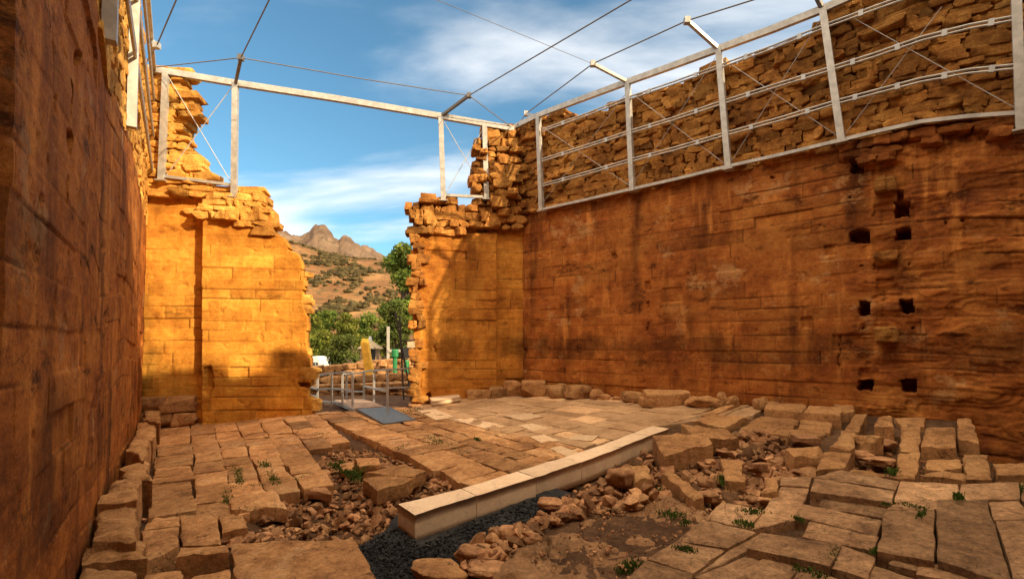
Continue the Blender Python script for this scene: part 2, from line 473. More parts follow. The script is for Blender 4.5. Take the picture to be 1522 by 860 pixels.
def leaf_mat(name, a, b2):
    m, nt, b = new_mat(name); N = NT(nt)
    n = N.noise(1.1, 4, 0.6); c = N.ramp(n, [(0.38, a), (0.62, b2)])
    c = N.scale_col(c, N.math('ADD', N.attr('tint'), 1.0))
    nt.links.new(c, b.inputs['Base Color'])
    tr = nt.nodes.new('ShaderNodeBsdfTranslucent'); nt.links.new(c, tr.inputs['Color'])
    mx = nt.nodes.new('ShaderNodeMixShader'); mx.inputs[0].default_value = 0.3
    nt.links.new(b.outputs[0], mx.inputs[1]); nt.links.new(tr.outputs[0], mx.inputs[2])
    nt.links.new(mx.outputs[0], nt.nodes['Material Output'].inputs['Surface'])
    return m
M['leaf_a'] = leaf_mat('olive_leaves', (0.115, 0.145, 0.024), (0.24, 0.245, 0.045))
M['leaf_b'] = leaf_mat('green_leaves', (0.080, 0.130, 0.024), (0.18, 0.215, 0.040))
M['leaf_c'] = leaf_mat('dark_leaves', (0.055, 0.080, 0.018), (0.115, 0.135, 0.030))
M['grass'] = leaf_mat('grass_blades', (0.040, 0.078, 0.012), (0.085, 0.125, 0.020))
# ------------------------------------------------------------------ the temple walls
BACK = Plane((-10.5, 14.2), (0.35, 16.0))
RIGHT = Plane((0.35, 16.0), (8.9, 8.5))
LEFT = Plane((-10.5, 14.2), (-2.85, 2.8))

def curve(plane, pts, off=0.0):                          # pixels of a line on a wall -> height as a function of distance along it
    h = sorted(plane.hit(x, y, off) for x, y in pts)
    a = np.array([p[0] for p in h]); z = np.array([p[1] for p in h])
    return lambda s: np.interp(s, a, z)

def sheet(mb, P, keep, back, thick, tint=0.0, joint=0.0, closed=False):
    n, m = P.shape[:2]; F = grid_faces(n, m)[keep.ravel()]
    if len(F) == 0: return
    V = P.reshape(-1, 3); N = len(V)
    used = np.unique(F); remap = -np.ones(N, np.int64); remap[used] = np.arange(len(used))
    F = remap[F]; V = V[used]
    def pick(a): a = np.broadcast_to(np.asarray(a, float), (N,)); return a[used]
    tn, jt = pick(tint if np.ndim(tint) == 0 else np.asarray(tint).ravel()), pick(joint if np.ndim(joint) == 0 else np.asarray(joint).ravel())
    e = np.concatenate([F[:, [k, (k + 1) % 4]] for k in range(4)]); K = len(V)
    key = e[:, 0] * K + e[:, 1]; rkey = e[:, 1] * K + e[:, 0]
    be = e[~np.isin(key, rkey)]
    bu = np.unique(be); bm_ = -np.ones(K, np.int64); bm_[bu] = np.arange(len(bu)) + K
    bk = np.asarray(back, float) * thick
    if closed:
        bm_ = np.arange(K) + K; V2 = np.concatenate([V, V + bk]); faces = [F, F[:, ::-1] + K]
        tn = np.concatenate([tn, tn]); jt = np.concatenate([jt, jt])
    else:
        V2 = np.concatenate([V, V[bu] + bk]); faces = [F]; tn = np.concatenate([tn, tn[bu]]); jt = np.concatenate([jt, jt[bu] * 0])
    faces.append(np.stack([be[:, 1], be[:, 0], bm_[be[:, 0]], bm_[be[:, 1]]], -1))
    mb.add(V2, faces, tn, jt)

def facing(mb, plane, off, S, zb, zt, nv, seed, outline=None, holes=(), course=(0.24, 0.38), blk=(0.5, 1.5), thick=0.3,
           rough=None, groove=0.018, blockoff=0.005, amp=0.012, tintamp=0.10, closed=False, seg=0.014):
    r = np.random.default_rng(seed)
    T = np.linspace(0, 1, nv); s = np.asarray(S)[:, None]; t = T[None, :]
    ZB, ZT = np.asarray(zb(S))[:, None] * np.ones((1, nv)), np.asarray(zt(S))[:, None] * np.ones((1, nv))
    Z = ZB + (ZT - ZB) * t; SS = s + 0 * Z
    H = float(np.mean(zt(S) - zb(S)))
    v = t * H + 0.02 * vnoise(np.stack([SS * 0.5, Z * 0.2, 0 * Z + seed], -1), seed)
    vb = [0.0]
    while vb[-1] < H + 0.5: vb.append(vb[-1] + r.uniform(*course))
    vb = np.array(vb); row = np.clip(np.searchsorted(vb, v, 'right') - 1, 0, len(vb) - 2)
    dv = np.minimum(v - vb[row], vb[row + 1] - v)
    dsb = np.full(Z.shape, 9.0); tn = np.zeros(Z.shape); bo = np.zeros(Z.shape); bid = np.zeros(Z.shape)
    Smin, Smax = float(np.min(S)) - 2, float(np.max(S)) + 2
    for k in range(len(vb) - 1):
        sel = row == k
        if not sel.any(): continue
        b = [Smin + r.uniform(0, 1)]
        while b[-1] < Smax: b.append(b[-1] + r.uniform(*blk))
        b = np.array(b); x = SS[sel]; i = np.clip(np.searchsorted(b, x, 'right') - 1, 0, len(b) - 2)
        dsb[sel] = np.minimum(x - b[i], b[i + 1] - x)
        tt = r.normal(0, tintamp, len(b)); tt = np.clip(tt, -0.3, 0.3) + r.normal(0, tintamp * 0.5)
        oo = r.normal(0, blockoff, len(b)); oo = np.where(r.random(len(b)) < 0.04, -0.035, oo)
        tn[sel] = tt[i]; bo[sel] = oo[i]; bid[sel] = i + 31 * k
    Q = np.stack([SS, Z, 0 * Z + seed], -1)
    fresh = np.clip(0.34 + 1.0 * vnoise(Q * np.array([0.7, 1.5, 1]) + 5, seed + 1), 0.03, 1.0)          # where the joint is open
    fr2 = np.clip(0.14 + 1.4 * vnoise(np.stack([bid * 0.37, SS * 0.6, Z * 0], -1), seed + 2), 0.0, 1.0)
    wv = seg * (0.7 + 0.9 * fresh)
    gv = np.clip(1 - dv / wv, 0, 1) * fresh
    gs = np.clip(1 - dsb / (seg * 1.1), 0, 1) * fr2
    g = np.maximum(gv, gs)
    d = bo + amp * fbm(Q * 3.0, 4, seed + 3) - groove * g - 0.10 * np.clip(fbm(Q * 5.0 + 2, 4, seed + 4) - 0.42, 0, 1)
    edge = np.minimum(dv, dsb)
    d -= 0.05 * np.clip(fbm(Q * 2.2 + 9, 4, seed + 6) - 0.22, 0, 1) * np.clip(1 - edge / 0.10, 0, 1)
    if rough is not None: d = d + rough(SS, Z, Q, dv, dsb)
    base = plane.pt(SS, Z, off); pix = project(base)
    for poly, depth in holes:
        wob = np.stack([pix[..., 0] + 2.4 * vnoise(Q * 7, 5), pix[..., 1] + 2.0 * vnoise(Q * 7, 6)], -1)
        d = np.where(pip(wob, poly), d - depth, d)
    P = plane.pt(SS, Z, off + d)
    keep = np.ones((len(S) - 1, nv - 1), bool)
    if outline is not None:
        wob = np.stack([pix[..., 0] + (2.0 * vnoise(Q * 2.5, 7) + tn * 22) * np.clip((pix[..., 0] - 380) / 40, 0, 1), pix[..., 1]], -1)
        ins = pip(wob, outline); keep = ins[:-1, :-1] & ins[1:, :-1] & ins[1:, 1:] & ins[:-1, 1:]
    sheet(mb, P, keep, (-plane.n[0], -plane.n[1], 0), thick, tn, np.clip(g * 1.1, 0, 1), closed)

def masonry(mb, plane, off, s0, s1, zb, zt, seed, outline=None, h=(0.14, 0.30), l=(0.3, 0.95), depth=0.5, jit=0.06, tint=0.13, protos=None, tilt=0.03):
    r = np.random.default_rng(seed); protos = protos or STONES
    sm = np.linspace(s0, s1, 40); H = float(np.max(zt(sm) - zb(sm))); z = 0.0
    while z < H:
        hh = r.uniform(*h); s = s0 - r.uniform(0, 0.5); hz = z + hh / 2; z += hh
        while s < s1:
            ll = min(l[0] + (l[1] - l[0]) * r.random() ** 1.6, 4.0 * hh); c = s + ll / 2; s += ll
            if c < s0 - 0.1 or c > s1 + 0.1: continue
            f = lambda q: float(zb(q) + (zt(q) - zb(q)) * hz / H)
            zz = f(c); sl = math.atan2(f(c + 0.3) - f(c - 0.3), 0.6)
            o = off + r.normal(0, jit * 0.6) + (r.normal(0, jit * 2.2) if r.random() < 0.14 else 0)
            P = plane.pt(c, zz, o)
            if outline is not None and not pip(project(P), outline): continue
            V, F = protos[r.integers(len(protos))]
            V = V * np.array([r.choice([-1, 1]), 1, r.choice([-1, 1])]) * np.array([ll * 1.03, depth * r.uniform(0.97, 1.03), hh * 1.03])
            a = sl + r.normal(0, tilt); ca, sa = math.cos(a), math.sin(a)
            x = V[:, 0] * ca - V[:, 2] * sa; w = V[:, 0] * sa + V[:, 2] * ca
            yaw = r.normal(0, 0.04); y = V[:, 1] + x * math.tan(yaw)
            W = np.stack([P[0] + plane.d[0] * x + plane.n[0] * y, P[1] + plane.d[1] * x + plane.n[1] * y, P[2] + w], -1)
            mb.add(W, F, float(np.clip(r.normal(0, tint), -0.35, 0.35)))

def backing(mb, plane, off, s0, s1, z0, z1, outline, thick, step=0.10, inset=2.5, seed=1):
    S = np.arange(s0, s1 + step, step); Zs = np.arange(z0, z1 + step, step)
    SS, Z = np.meshgrid(S, Zs, indexing='ij')
    d = 0.06 * fbm(np.stack([SS * 3, Z * 5, 0 * Z + seed], -1), 4, seed)
    P = plane.pt(SS, Z, off + d)
    pix = project(plane.pt(SS, Z, off))
    keep = np.ones((len(S) - 1, len(Zs) - 1), bool)
    if outline is not None:
        ins = np.ones(SS.shape, bool)
        for dx, dy in ((inset, 0), (-inset, 0), (0, -inset), (0, inset * 0.3)):
            ins &= pip(pix + np.array([dx, dy]), outline)
        keep = ins[:-1, :-1] & ins[1:, :-1] & ins[1:, 1:] & ins[:-1, 1:]
    sheet(mb, P, keep, (-plane.n[0], -plane.n[1], 0), thick, -0.12, 0.0, True)

def wall_root(plane, label):
    a = plane.pt(plane.L / 2, 0.0); a[2] = G(a[0], a[1])
    return tag(empty('ruined_wall', a), label, 'wall')

# --- right wall
right_wall = wall_root(RIGHT, 'long tall rust-orange stone wall in shade with square holes and a rough upper part')
ledge_r = curve(RIGHT, [(765, 319), (805, 312), (940, 283), (1083, 250), (1180, 229), (1255, 210), (1400, 181), (1515, 171)])
foot_r = lambda s: np.full(np.shape(s), -2.2)
dm0 = RIGHT.hit(1262, 300)[0]
def rough_r(S, Z, Q, dv, dsb):                           # the weathered right-hand third
    w = np.clip((S - dm0 + 0.35 * fbm(Q * 1.2, 3, 3)) / 0.35, 0, 1)
    rel = 0.030 * fbm(Q * np.array([3.0, 5.0, 1]), 5, 8, 0.6) - 0.07 * np.clip(fbm(Q * 2.1 + 3, 4, 9) - 0.1, 0, 1)
    cell = np.round(2.2 * vnoise(np.stack([np.floor(S / 0.46 + 0.5 * np.floor(Z / 0.24)), np.floor(Z / 0.24 + 0.25 * vnoise(Q * 0.8, 2)), 0 * S], -1) + 0.37, 12)) / 2.2
    rel = rel + 0.045 * cell + 0.02 * np.round(2.5 * vnoise(Q * np.array([1.3, 3.2, 1]) + 4, 14))
    top = np.clip((Z - 5.6) / 0.5, 0, 1)
    return w * rel * (1 + 0.8 * top)
holes_r = [
    ([(1276, 448), (1293, 447), (1294, 467), (1277, 468)], 0.55), ([(1340, 446), (1357, 445), (1358, 465), (1341, 466)], 0.55),
    ([(1277, 565), (1295, 565), (1295, 580), (1277, 580)], 0.55), ([(1340, 563), (1360, 563), (1361, 582), (1343, 581)], 0.50),
    ([(1329, 301), (1350, 299), (1352, 321), (1330, 322)], 0.5), ([(1331, 340), (1353, 338), (1354, 356), (1331, 357)], 0.5),
    ([(1262, 347), (1278, 340), (1293, 343), (1293, 359), (1262, 361)], 0.40), ([(1265, 237), (1283, 236), (1284, 257), (1266, 259)], 0.32),
    ([(1333, 282), (1342, 282), (1343, 300), (1333, 300)], 0.25), ([(1298, 305), (1326, 300), (1328, 322), (1298, 324)], 0.05),
    ([(1193, 470), (1206, 470), (1206, 487), (1193, 487)], 0.045), ([(1225, 364), (1241, 362), (1241, 380), (1225, 380)], 0.05),
    ([(1168, 342), (1221, 333), (1222, 350), (1170, 357)], 0.022), ([(960, 418), (968, 417), (968, 431), (960, 432)], 0.07),
    ([(963, 447), (966, 447), (966, 459), (963, 459)], 0.06), ([(962, 480), (965, 480), (965, 492), (962, 492)], 0.05),
    ([(910, 376), (916, 375), (916, 387), (910, 388)], 0.06), ([(1246, 497), (1248, 497), (1248, 545), (1246, 545)], 0.06),
    ([(1278, 545), (1294, 545), (1294, 562), (1278, 562)], 0.05), ([(1302, 415), (1330, 412), (1332, 440), (1305, 440)], 0.05),
    ([(1300, 390), (1333, 390), (1335, 402), (1300, 402)], 0.06), ([(1295, 440), (1338, 436), (1338, 446), (1296, 450)], 0.03),
]
for hx, hy, hr in ((1262, 293, 2), (1405, 330, 2), (1428, 328, 2), (1148, 265, 2), (1282, 489, 1.5), (1356, 486, 1.5), (1281, 394, 1.5), (1350, 391, 2)):
    holes_r.append(([(hx - hr, hy - hr), (hx + hr, hy - hr), (hx + hr, hy + hr), (hx - hr, hy + hr)], 0.12))
Sr = np.arange(0, RIGHT.L + 0.3, 0.024)
mb = MB(); facing(mb, RIGHT, 0.0, Sr, foot_r, ledge_r, 380, 21, holes=holes_r, rough=rough_r, thick=0.45)
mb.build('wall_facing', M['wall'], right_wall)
sil_r = [(757, 345), (757, 196), (800, 176), (829, 166), (838, 172), (851, 168), (858, 176), (868, 176), (884, 177), (900, 167), (912, 158), (925, 157), (932, 150),
         (965, 141), (1000, 132), (1020, 121), (1072, 101), (1125, 86), (1170, 66), (1228, 43), (1234, 22), (1262, 8), (1285, -8), (1330, -30), (1420, -60), (1560, -90), (1560, 200), (1400, 195), (1255, 218), (1083, 258), (940, 292), (805, 320)]
top_r = curve(RIGHT, [(757, 175), (860, 150), (1000, 110), (1228, 20), (1420, -70), (1540, -100)], -0.2)
mb = MB()
masonry(mb, RIGHT, -0.22, -0.3, RIGHT.L + 0.4, lambda s: ledge_r(s) - 0.12, top_r, 31, sil_r, h=(0.11, 0.25), l=(0.2, 0.75), depth=0.5, jit=0.036)
backing(mb, RIGHT, -0.08, -0.4, RIGHT.L + 0.4, 4.5, 12.5, sil_r, 0.8, inset=3.0)
# body behind the facing
a0, b0 = RIGHT.pt(-0.4, 0, -0.5), RIGHT.pt(RIGHT.L + 0.4, 0, -0.5)
S = np.linspace(-0.4, RIGHT.L + 0.4, 24); Zc = np.linspace(0, 1, 10)
SS, TT = np.meshgrid(S, Zc, indexing='ij'); ZZ = -1.5 + (ledge_r(SS) - 0.05 + 1.5) * TT
sheet(mb, RIGHT.pt(SS, ZZ, -0.62), np.ones((23, 9), bool), (-RIGHT.n[0], -RIGHT.n[1], 0), 0.7, 0, 0, True)
# loose stones along the ledge, and the broken courses at the right-hand end of the facing
masonry(mb, RIGHT, -0.02, 0.2, RIGHT.L, lambda s: ledge_r(s) - 0.06, lambda s: ledge_r(s) + 0.05, 33, None, h=(0.10, 0.14), l=(0.25, 0.8), depth=0.34, jit=0.03)
mb.build('core_masonry', M['core'], right_wall, sharp=38)
mb = MB()
brk = [(1258, 214), (1400, 184), (1518, 172), (1518, 212), (1440, 206), (1350, 218), (1318, 240), (1300, 252), (1262, 236)]
masonry(mb, RIGHT, -0.02, dm0 - 0.3, RIGHT.L + 0.2, lambda s: ledge_r(s) - 0.75, lambda s: ledge_r(s) + 0.02, 35, brk, h=(0.13, 0.22), l=(0.25, 0.7), depth=0.42, jit=0.06)
mb.build('broken_course', M['wall'], right_wall, sharp=38)
for x0, y0, x1, y1, pr in ((1300, 486, 1336, 508, 0.30), (1298, 375, 1334, 391, 0.16), (1301, 264, 1331, 283, 0.20)):
    a, z = RIGHT.hit((x0 + x1) / 2, (y0 + y1) / 2, 0.1); p0 = RIGHT.hit(x0, y0, 0.1); p1 = RIGHT.hit(x1, y1, 0.1)
    V, F = BLOCKS[int(x0) % 10]
    V = V * np.array([abs(p1[0] - p0[0]), pr + 0.4, abs(p1[1] - p0[1])])
    P = RIGHT.pt(a + V[:, 0], z + V[:, 2], pr / 2 - 0.2 + V[:, 1])
    MB().add(P, F, -0.05).build('projecting_stone', M['core'], right_wall, sharp=40)

# --- left wall
left_wall = wall_root(LEFT, 'tall dark red-brown stone wall running along the left edge')
ledge_l = curve(LEFT, [(139, -30), (143, 0), (157, 115), (192, 195), (210, 296)])
Sl = [0.0]
while Sl[-1] < LEFT.L + 0.02: Sl.append(Sl[-1] + 0.030 - 0.018 * min(1, Sl[-1] / 12.5))
Sl = np.array(Sl)
def rough_l(S, Z, Q, dv, dsb):
    return 0.008 * fbm(Q * np.array([0.8, 1.4, 1]), 4, 61) - 0.05 * np.clip(fbm(Q * 1.7 + 5, 5, 62) - 0.30, 0, 1)
crack = [([(104, 118), (107, 118), (107, 162), (104, 162)], 0.08), ([(101, 195), (106, 193), (108, 205), (106, 230), (103, 230)], 0.06), ([(99, 262), (103, 262), (102, 305), (100, 305)], 0.06),
         ([(73, 40), (77, 48), (77, 52), (72, 48)], 0.07), ([(114, 77), (120, 79), (117, 97), (112, 96)], 0.06)]
mb = MB(); facing(mb, LEFT, 0.0, Sl, lambda s: np.full(np.shape(s), -1.0), ledge_l, 330, 41, rough=rough_l, holes=crack, course=(0.27, 0.40), blk=(0.6, 1.9), thick=0.4, seg=0.008, groove=0.018, tintamp=0.09)
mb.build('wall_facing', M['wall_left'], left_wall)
mb = MB()
top_l = lambda s: 9.75 + 0 * s + 0.12 * np.sin(np.asarray(s) * 2.3)
masonry(mb, LEFT, -0.20, -0.2, LEFT.L, lambda s: ledge_l(s) - 0.1, top_l, 43, None, h=(0.14, 0.32), l=(0.25, 1.0), depth=0.4, jit=0.008)
S = np.linspace(-0.5, LEFT.L + 0.2, 24); SS, TT = np.meshgrid(S, np.linspace(0, 1, 12), indexing='ij'); ZZ = -1 + 10.55 * TT
sheet(mb, LEFT.pt(SS, ZZ, -0.50), np.ones((23, 11), bool), (-LEFT.n[0], -LEFT.n[1], 0), 0.9, 0, 0, True)
mb.build('core_masonry', M['core_gold'], left_wall, sharp=38)

# --- unseen walls round the viewer; front, return and end shaped to shade the court
def enclosure(P0, P1, h0, h1, name, thick=1.0):
    pl = Plane(P0, P1); S = np.linspace(0, pl.L, max(4, int(pl.L / 0.4))); SS, TT = np.meshgrid(S, np.linspace(0, 1, 24), indexing='ij')
    ZZ = -1.5 + (h0 + (h1 - h0) * SS / pl.L + 0.35 * np.round(2 * vnoise(np.stack([SS * 0.9, SS * 0, SS * 0 + 3], -1), 4)) + 1.5) * TT
    mb = MB(); sheet(mb, pl.pt(SS, ZZ, 0.05 * fbm(np.stack([SS * 2, ZZ * 3, 0 * ZZ], -1), 3, 2)), np.ones((len(S) - 1, 23), bool), (-pl.n[0], -pl.n[1], 0), thick, 0, 0, True)
    tag(mb.build(name, M['wall']), kind='structure')
enclosure((-2.85, 2.7), (-2.7, -3.6), 10.0, 12.0, 'wall_side')
enclosure((-2.7, -3.6), (15.7, -3.2), 15.8, 15.8, 'shade_wall_front')
enclosure((9.2, 8.25), (14.9, 4.4), 9.3, 9.0, 'shade_wall_return')
enclosure((14.9, 4.4), (15.3, 0.5), 9.4, 13.9, 'shade_wall_end')
enclosure((15.3, 0.5), (15.7, -3.2), 13.9, 15.6, 'shade_wall_end')

# --- back wall, left pier
left_pier = tag(empty('ruined_wall', BACK.pt(2.4, 0.0)), 'sunlit golden stone wall left of the gap with a stepped top and a projecting pilaster', 'wall')
zb_b = lambda s: np.full(np.shape(s), -1.0)
led_b = curve(BACK, [(208, 290), (300, 292)])
s_p = BACK.hit(299, 450)[0]
mb = MB(); facing(mb, BACK, 0.0, np.arange(-0.1, s_p + 0.3, 0.026), zb_b, led_b, 270, 51, course=(0.26, 0.38), blk=(0.5, 1.5), thick=0.4, groove=0.022, tintamp=0.08)
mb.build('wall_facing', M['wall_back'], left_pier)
pil = [(299, 326), (304, 320), (372, 328), (420, 352), (428, 371), (441, 376), (447, 390), (448, 404), (450, 429), (450, 448), (455, 467), (456, 517), (459, 546), (459, 579), (466, 612), (466, 700), (299, 700)]
PO = 0.28
sp0, sp1 = BACK.hit(298.5, 450, PO)[0], BACK.hit(472, 500, PO)[0]
led_p = lambda s: np.full(np.shape(s), 6.5)
mb = MB(); facing(mb, BACK, PO, np.arange(sp0, sp1, 0.024), zb_b, led_p, 280, 52, outline=pil, course=(0.26, 0.38), blk=(0.5, 1.5), thick=0.45, groove=0.022, tintamp=0.09, closed=True,
                  holes=[([(303, 545), (316, 543), (318, 570), (312, 590), (304, 588)], 0.12), ([(444, 568), (458, 568), (458, 577), (446, 576)], 0.3), ([(448, 548), (460, 548), (460, 552), (449, 552)], 0.2)])
mb.build('pilaster', M['wall_back'], left_pier)
up_l = [(196, 300), (196, 96), (244, 98), (274, 102), (276, 129), (284, 142), (288, 174), (279, 188), (279, 209), (287, 226), (297, 242), (310, 251), (311, 263), (324, 276), (352, 284), (375, 286), (398, 290), (412, 322), (405, 333), (424, 360), (428, 372), (372, 332), (330, 322), (299, 325), (300, 300)]
mb = MB()
masonry(mb, BACK, -0.05, -0.4, sp1 + 0.2, lambda s: led_b(s) * 0 + 6.0, lambda s: led_b(s) * 0 + 10.9, 54, up_l, h=(0.14, 0.28), l=(0.25, 0.85), depth=0.6, jit=0.04)
pil_top = [(298, 332), (298, 308), (305, 291), (398, 289), (412, 322), (405, 333), (424, 360), (430, 374), (418, 360), (372, 338), (330, 330)]
masonry(mb, BACK, PO - 0.12, sp0, sp1 + 0.2, lambda s: led_b(s) * 0 + 5.0, lambda s: led_b(s) * 0 + 7.1, 55, pil_top, h=(0.16, 0.27), l=(0.25, 0.75), depth=0.5, jit=0.035)
edge_l = [(424, 361), (444, 374), (452, 392), (452, 430), (455, 448), (459, 468), (460, 545), (463, 580), (468, 606), (456, 600), (449, 560), (446, 480), (440, 430), (432, 390)]
masonry(mb, BACK, PO - 0.25, sp1 - 1.3, sp1 + 0.2, lambda s: led_b(s) * 0 + 0.2, lambda s: led_b(s) * 0 + 5.6, 56, edge_l, h=(0.18, 0.36), l=(0.35, 0.7), depth=0.4, jit=0.03)
backing(mb, BACK, 0.02, -0.5, sp1 + 0.2, -1.0, 11.0, up_l, 0.7, inset=3)
backing(mb, BACK, -0.30, -0.5, s_p + 0.4, -1.0, 6.6, None, 0.7)
a, z = BACK.hit(453, 408, PO - 0.2); V, F = BLOCKS[2]
mb.add(BACK.pt(a + V[:, 0] * 0.42, z + V[:, 2] * 0.17, PO - 0.25 + V[:, 1] * 0.4), F, 0.1)
mb.build('core_masonry', M['core_gold'], left_pier, sharp=38)
mb = MB()
masonry(mb, BACK, 0.08, 0.15, s_p, lambda s: led_b(s) * 0 - 0.35, lambda s: led_b(s) * 0 + 0.62, 57, None, h=(0.36, 0.5), l=(0.6, 1.0), depth=0.4, jit=0.02, protos=BLOCKS)
mb.build('base_course', M['block'], left_pier)

# --- back wall, right pier
right_pier = tag(empty('ruined_wall', BACK.pt(9.6, 0.0)), 'ochre stone wall between the gap and the shaded corner, crossed by a slanting shadow', 'wall')
RO = 0.16
sr0, sr1, sr2 = BACK.hit(608, 450, RO)[0], BACK.hit(739, 450, RO)[0], BACK.L + 0.1
pr = [(611, 346), (640, 344), (700, 346), (760, 345), (760, 700), (613, 700), (615, 590), (613, 560), (616, 486), (613, 466), (611, 430), (613, 396)]
led_rp = lambda s: np.full(np.shape(s), 6.05)
mb = MB(); facing(mb, BACK, RO, np.arange(sr0 - 0.1, sr1, 0.024), zb_b, led_rp, 280, 71, outline=pr, course=(0.26, 0.36), blk=(0.5, 1.4), thick=0.4, groove=0.022, tintamp=0.07, closed=True,
                  holes=[([(617, 585), (621, 585), (621, 600), (617, 600)], 0.3), ([(634, 582), (640, 581), (640, 596), (634, 597)], 0.25), ([(645, 513), (648, 513), (648, 524), (645, 525)], 0.08)])
facing(mb, BACK, -0.02, np.arange(sr1 - 0.3, sr2, 0.026), zb_b, lambda s: np.full(np.shape(s), 6.3), 270, 72, course=(0.26, 0.36), blk=(0.5, 1.2), thick=0.4, groove=0.022, tintamp=0.07)
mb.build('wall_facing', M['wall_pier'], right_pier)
up_r = [(606, 352), (608, 303), (618, 295), (640, 297), (646, 305), (652, 299), (684, 300), (690, 306), (706, 302), (720, 296), (704, 290), (701, 262), (705, 240), (702, 216), (710, 206), (720, 194), (745, 190), (762, 193), (772, 200), (780, 340), (745, 350), (735, 345), (700, 348), (640, 346)]
mb = MB()
masonry(mb, BACK, RO - 0.18, sr0 - 0.2, BACK.L + 0.15, lambda s: led_b(s) * 0 + 5.6, lambda s: led_b(s) * 0 + 10.4, 74, up_r, h=(0.14, 0.28), l=(0.22, 0.65), depth=0.7, jit=0.09)
backing(mb, BACK, 0.10, sr0 - 0.3, BACK.L + 0.3, 4.8, 10.4, up_r, 0.6, inset=3)
backing(mb, BACK, -0.32, sr1 - 0.4, BACK.L + 0.3, -1.0, 6.0, None, 0.5)
bulge = [(728, 232), (758, 228), (766, 262), (762, 300), (756, 330), (735, 330), (728, 290)]
masonry(mb, BACK, RO + 0.10, sr0, BACK.L, lambda s: led_b(s) * 0 + 5.6, lambda s: led_b(s) * 0 + 10.4, 75, bulge, h=(0.2, 0.36), l=(0.3, 0.6), depth=0.6, jit=0.1)
edge_r = [(608, 345), (628, 345), (630, 400), (632, 440), (628, 480), (630, 530), (626, 570), (630, 600), (612, 600), (614, 560), (614, 500), (611, 440), (610, 390)]
masonry(mb, BACK, RO - 0.10, sr0 - 0.2, sr0 + 0.8, lambda s: led_b(s) * 0 + 0.2, lambda s: led_b(s) * 0 + 6.1, 76, edge_r, h=(0.16, 0.30), l=(0.24, 0.5), depth=0.6, jit=0.05)
mb.build('core_masonry', M['core'], right_pier, sharp=38)
# ------------------------------------------------------------------ ground, paving and loose stones
HOLLOWS = [
    ([(400, 705), (470, 674), (520, 652), (560, 655), (640, 682), (705, 712), (690, 728), (600, 765), (560, 795), (420, 795), (375, 775), (405, 752)], -0.16),
    ([(500, 806), (580, 740), (700, 712), (840, 672), (960, 634), (1002, 640), (935, 682), (870, 735), (720, 795), (650, 835), (600, 868), (560, 880)], -0.24),
    ([(800, 740), (980, 652), (1040, 660), (1090, 645), (1180, 650), (1225, 668), (1210, 705), (1165, 720), (1120, 750), (1070, 748), (980, 725), (900, 750)], -0.14),
    ([(1452, 626), (1560, 618), (1560, 688), (1476, 686)], -2.0),
    ([(1272, 640), (1330, 640), (1330, 690), (1262, 690)], -0.12),
]
HOLLOWS += [([(222, 630), (475, 608), (612, 600), (885, 664), (705, 728), (560, 700), (420, 755), (300, 866), (100, 866)], -0.05)]
def dzmap(X, Y):
    out = np.zeros(np.shape(X)); k = 0
    for ox, oy in ((0, 0), (.12, 0), (-.12, 0), (0, .12), (0, -.12), (.2, .2), (-.2, .2), (.2, -.2), (-.2, -.2)):
        x, y = X + ox, Y + oy
        px = project(np.stack([x, y, G(x, y)], -1)); k += 1
        a = np.zeros(np.shape(X))
        for poly, dz in HOLLOWS: a = np.where(pip(px, poly) & (y > 1.0), np.minimum(dz, a), a)
        out += a
    return out / k
def ground_z(X, Y):
    X, Y = np.asarray(X, float), np.asarray(Y, float)
    Xc = np.clip(X, -12, 12)
    z = G(Xc, np.clip(Y, -6, 17)) - 0.07
    q = np.stack([X, Y, 0 * X], -1)
    z = z + 0.035 * fbm(q * 1.3, 4, 77)
    z = z + np.where((Y > 0.5) & (Y < 18) & (np.abs(X) < 14), dzmap(X, Y), 0)
    w = np.clip((Y - 15.6) / 2.0, 0, 1)
    return z * (1 - w) + w * (0.62 + 0.10 * fbm(q * 0.35, 3, 78))
def axis(a, b, step, far):
    m = list(np.arange(a, b, step)); s = step; x = b; r = []
    while x < far: r.append(x); s *= 1.22; x += s
    s = step; x = a; l = []
    while x > -far: s *= 1.22; x -= s; l.append(x)
    return np.array(l[::-1] + m + r)
gx, gy = axis(-11.6, 12.0, 0.075, 4000), axis(1.0, 17.5, 0.075, 5000)
XX, YY = np.meshgrid(gx, gy, indexing='ij')
mb = MB(); mb.add(np.stack([XX, YY, ground_z(XX, YY)], -1), grid_faces(len(gx), len(gy)))
tag(mb.build('ground', M['earth'], origin=(0, 0, 0)), kind='structure')

